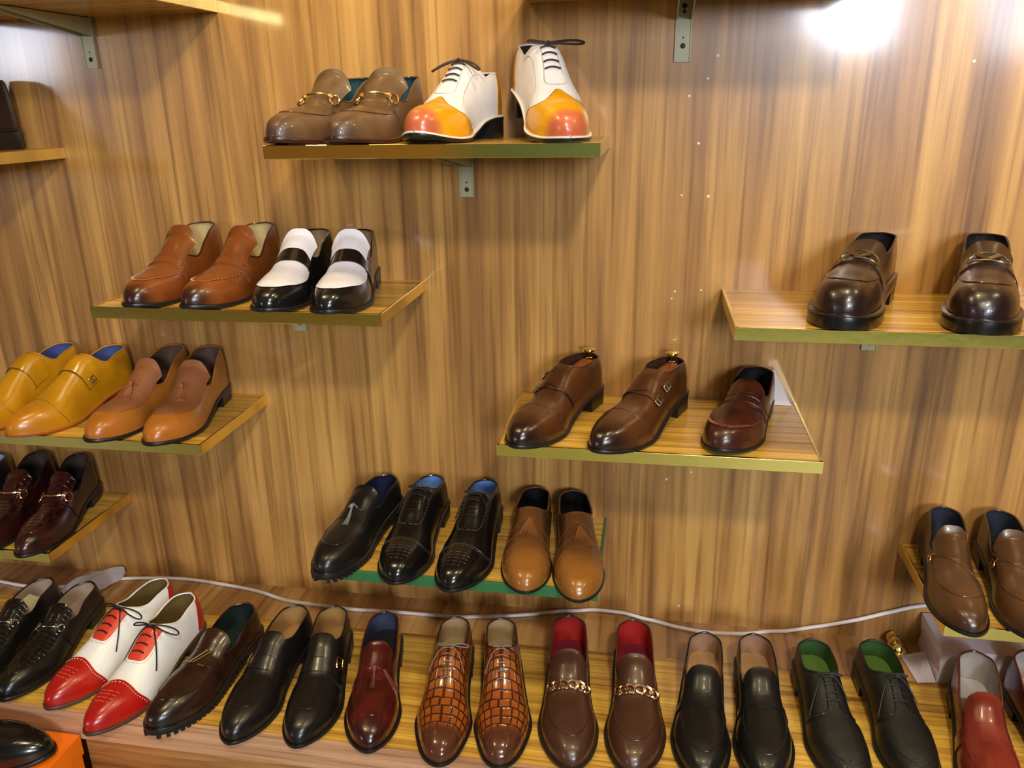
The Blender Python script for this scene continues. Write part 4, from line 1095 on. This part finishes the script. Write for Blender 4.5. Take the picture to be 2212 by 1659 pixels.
# white carton under the right-hand shelf
r = empty('carton', (.70, -.058, ZP)); tag(r, 'white carton of layered card under the right-hand shelf behind the red loafers', 'box')
WH = plain('white_card', lin(226,216,220), .6)
x0 = .549-.70
m = MB(); m.box(x0, .17, -.058, .050, .0005, .018); m.box(x0+.002, .17, -.057, .050, .0185, .036); m.box(x0, .17, -.058, .050, .0365, .053); m.build('body', WH, r, smooth=False)
m = MB(); m.box(x0-.001, .17, -.059, .052, .0535, .071); m.build('lid', WH, r, smooth=False)
m = MB(); V = [(x0-.001, -.060, .0012), (x0-.034, -.066, .0012), (x0-.042, .002, .0012), (x0-.036, .010, .0012), (x0-.001, .008, .016)]
V += [(a, b, c+.0015) for a, b, c in V]; m.add(V, [(0,1,2,3,4),(9,8,7,6,5)]+[(i, (i+1) % 5, 5+(i+1) % 5, 5+i) for i in range(5)]); m.build('flap', WH, r, smooth=False)
# brass knob lying against the wall
m = MB(); m.lathe([(.006,-.002),(.0105,-.002),(.0115,.004),(.0105,.009),(.008,.012),(.0125,.017),(.0140,.023),(.0120,.029),(.0075,.033),(.0115,.037),(.0135,.043),(.0120,.049),(.006,.053),(.0001,.054)], 24,
                  Matrix.Translation((.500, -.010, ZP+.0143)) @ Matrix.Rotation(PI/2, 4, 'X'))
tag(m.build('brass_knob', BRASS), 'turned brass knob lying on the ledge beside the white carton', 'knob')

# ------------------------------------------------------------------ light
def area(name, loc, rot, sx, sy, power, col):
    l = bpy.data.lights.new(name, 'AREA'); l.shape = 'RECTANGLE'; l.size = sx; l.size_y = sy; l.energy = power; l.color = col
    o = bpy.data.objects.new(name, l); COL.objects.link(o); o.location = loc; o.rotation_euler = rot; return o
def point(name, loc, power, col, rad):
    l = bpy.data.lights.new(name, 'POINT'); l.energy = power; l.color = col; l.shadow_soft_size = rad
    o = bpy.data.objects.new(name, l); COL.objects.link(o); o.location = loc; return o
def aim(loc, tgt):
    return (Vector(tgt)-Vector(loc)).to_track_quat('-Z', 'Y').to_euler()
point('ceiling_lamp', (.458,-2.17,2.66), 106, (1,.93,.80), .09)
for x, e in ((-1.0, 22), (.15, 22), (1.2, 15)):
    point('track_lamp', (x,-.60,2.62), e, (1,.83,.46), .05)
for x, z, sx, sz, e in ((1.27,2.24,.60,.85,115), (2.45,2.0,.8,.5,40), (-5.05,1.98,.7,.5,40)):
    p = (x,-4.9,z); area('light_box', p, aim(p, (x*.3,0,1.2)), sx, sz, e, (.80,.86,1))
w = bpy.data.worlds.new('World'); SC.world = w; w.use_nodes = True
w.node_tree.nodes['Background'].inputs[0].default_value = (.9,.85,.8,1); w.node_tree.nodes['Background'].inputs[1].default_value = .04

# ------------------------------------------------------------------ camera
cam = bpy.data.cameras.new('Camera'); cam.sensor_width = 36; cam.lens = 1726.0/2212*36; cam.clip_start = .01
co = bpy.data.objects.new('Camera', cam); COL.objects.link(co)
X = Vector((.98557334,.16846136,-.01630922)); Y = Vector((-.04063402,.32906338,.94343318)); Z = Vector((.1642988,-.92915987,.33116135))
M = Matrix((X, Y, Z)).transposed().to_4x4(); M.translation = Vector((.00925,-1.41037,1.49612))
co.matrix_world = M
SC.camera = co
SC.view_settings.view_transform = 'Standard'; SC.view_settings.look = 'None'; SC.view_settings.exposure = .06; SC.view_settings.gamma = 1
SC.view_settings.use_curve_mapping = False
SC.cycles.use_denoising = True
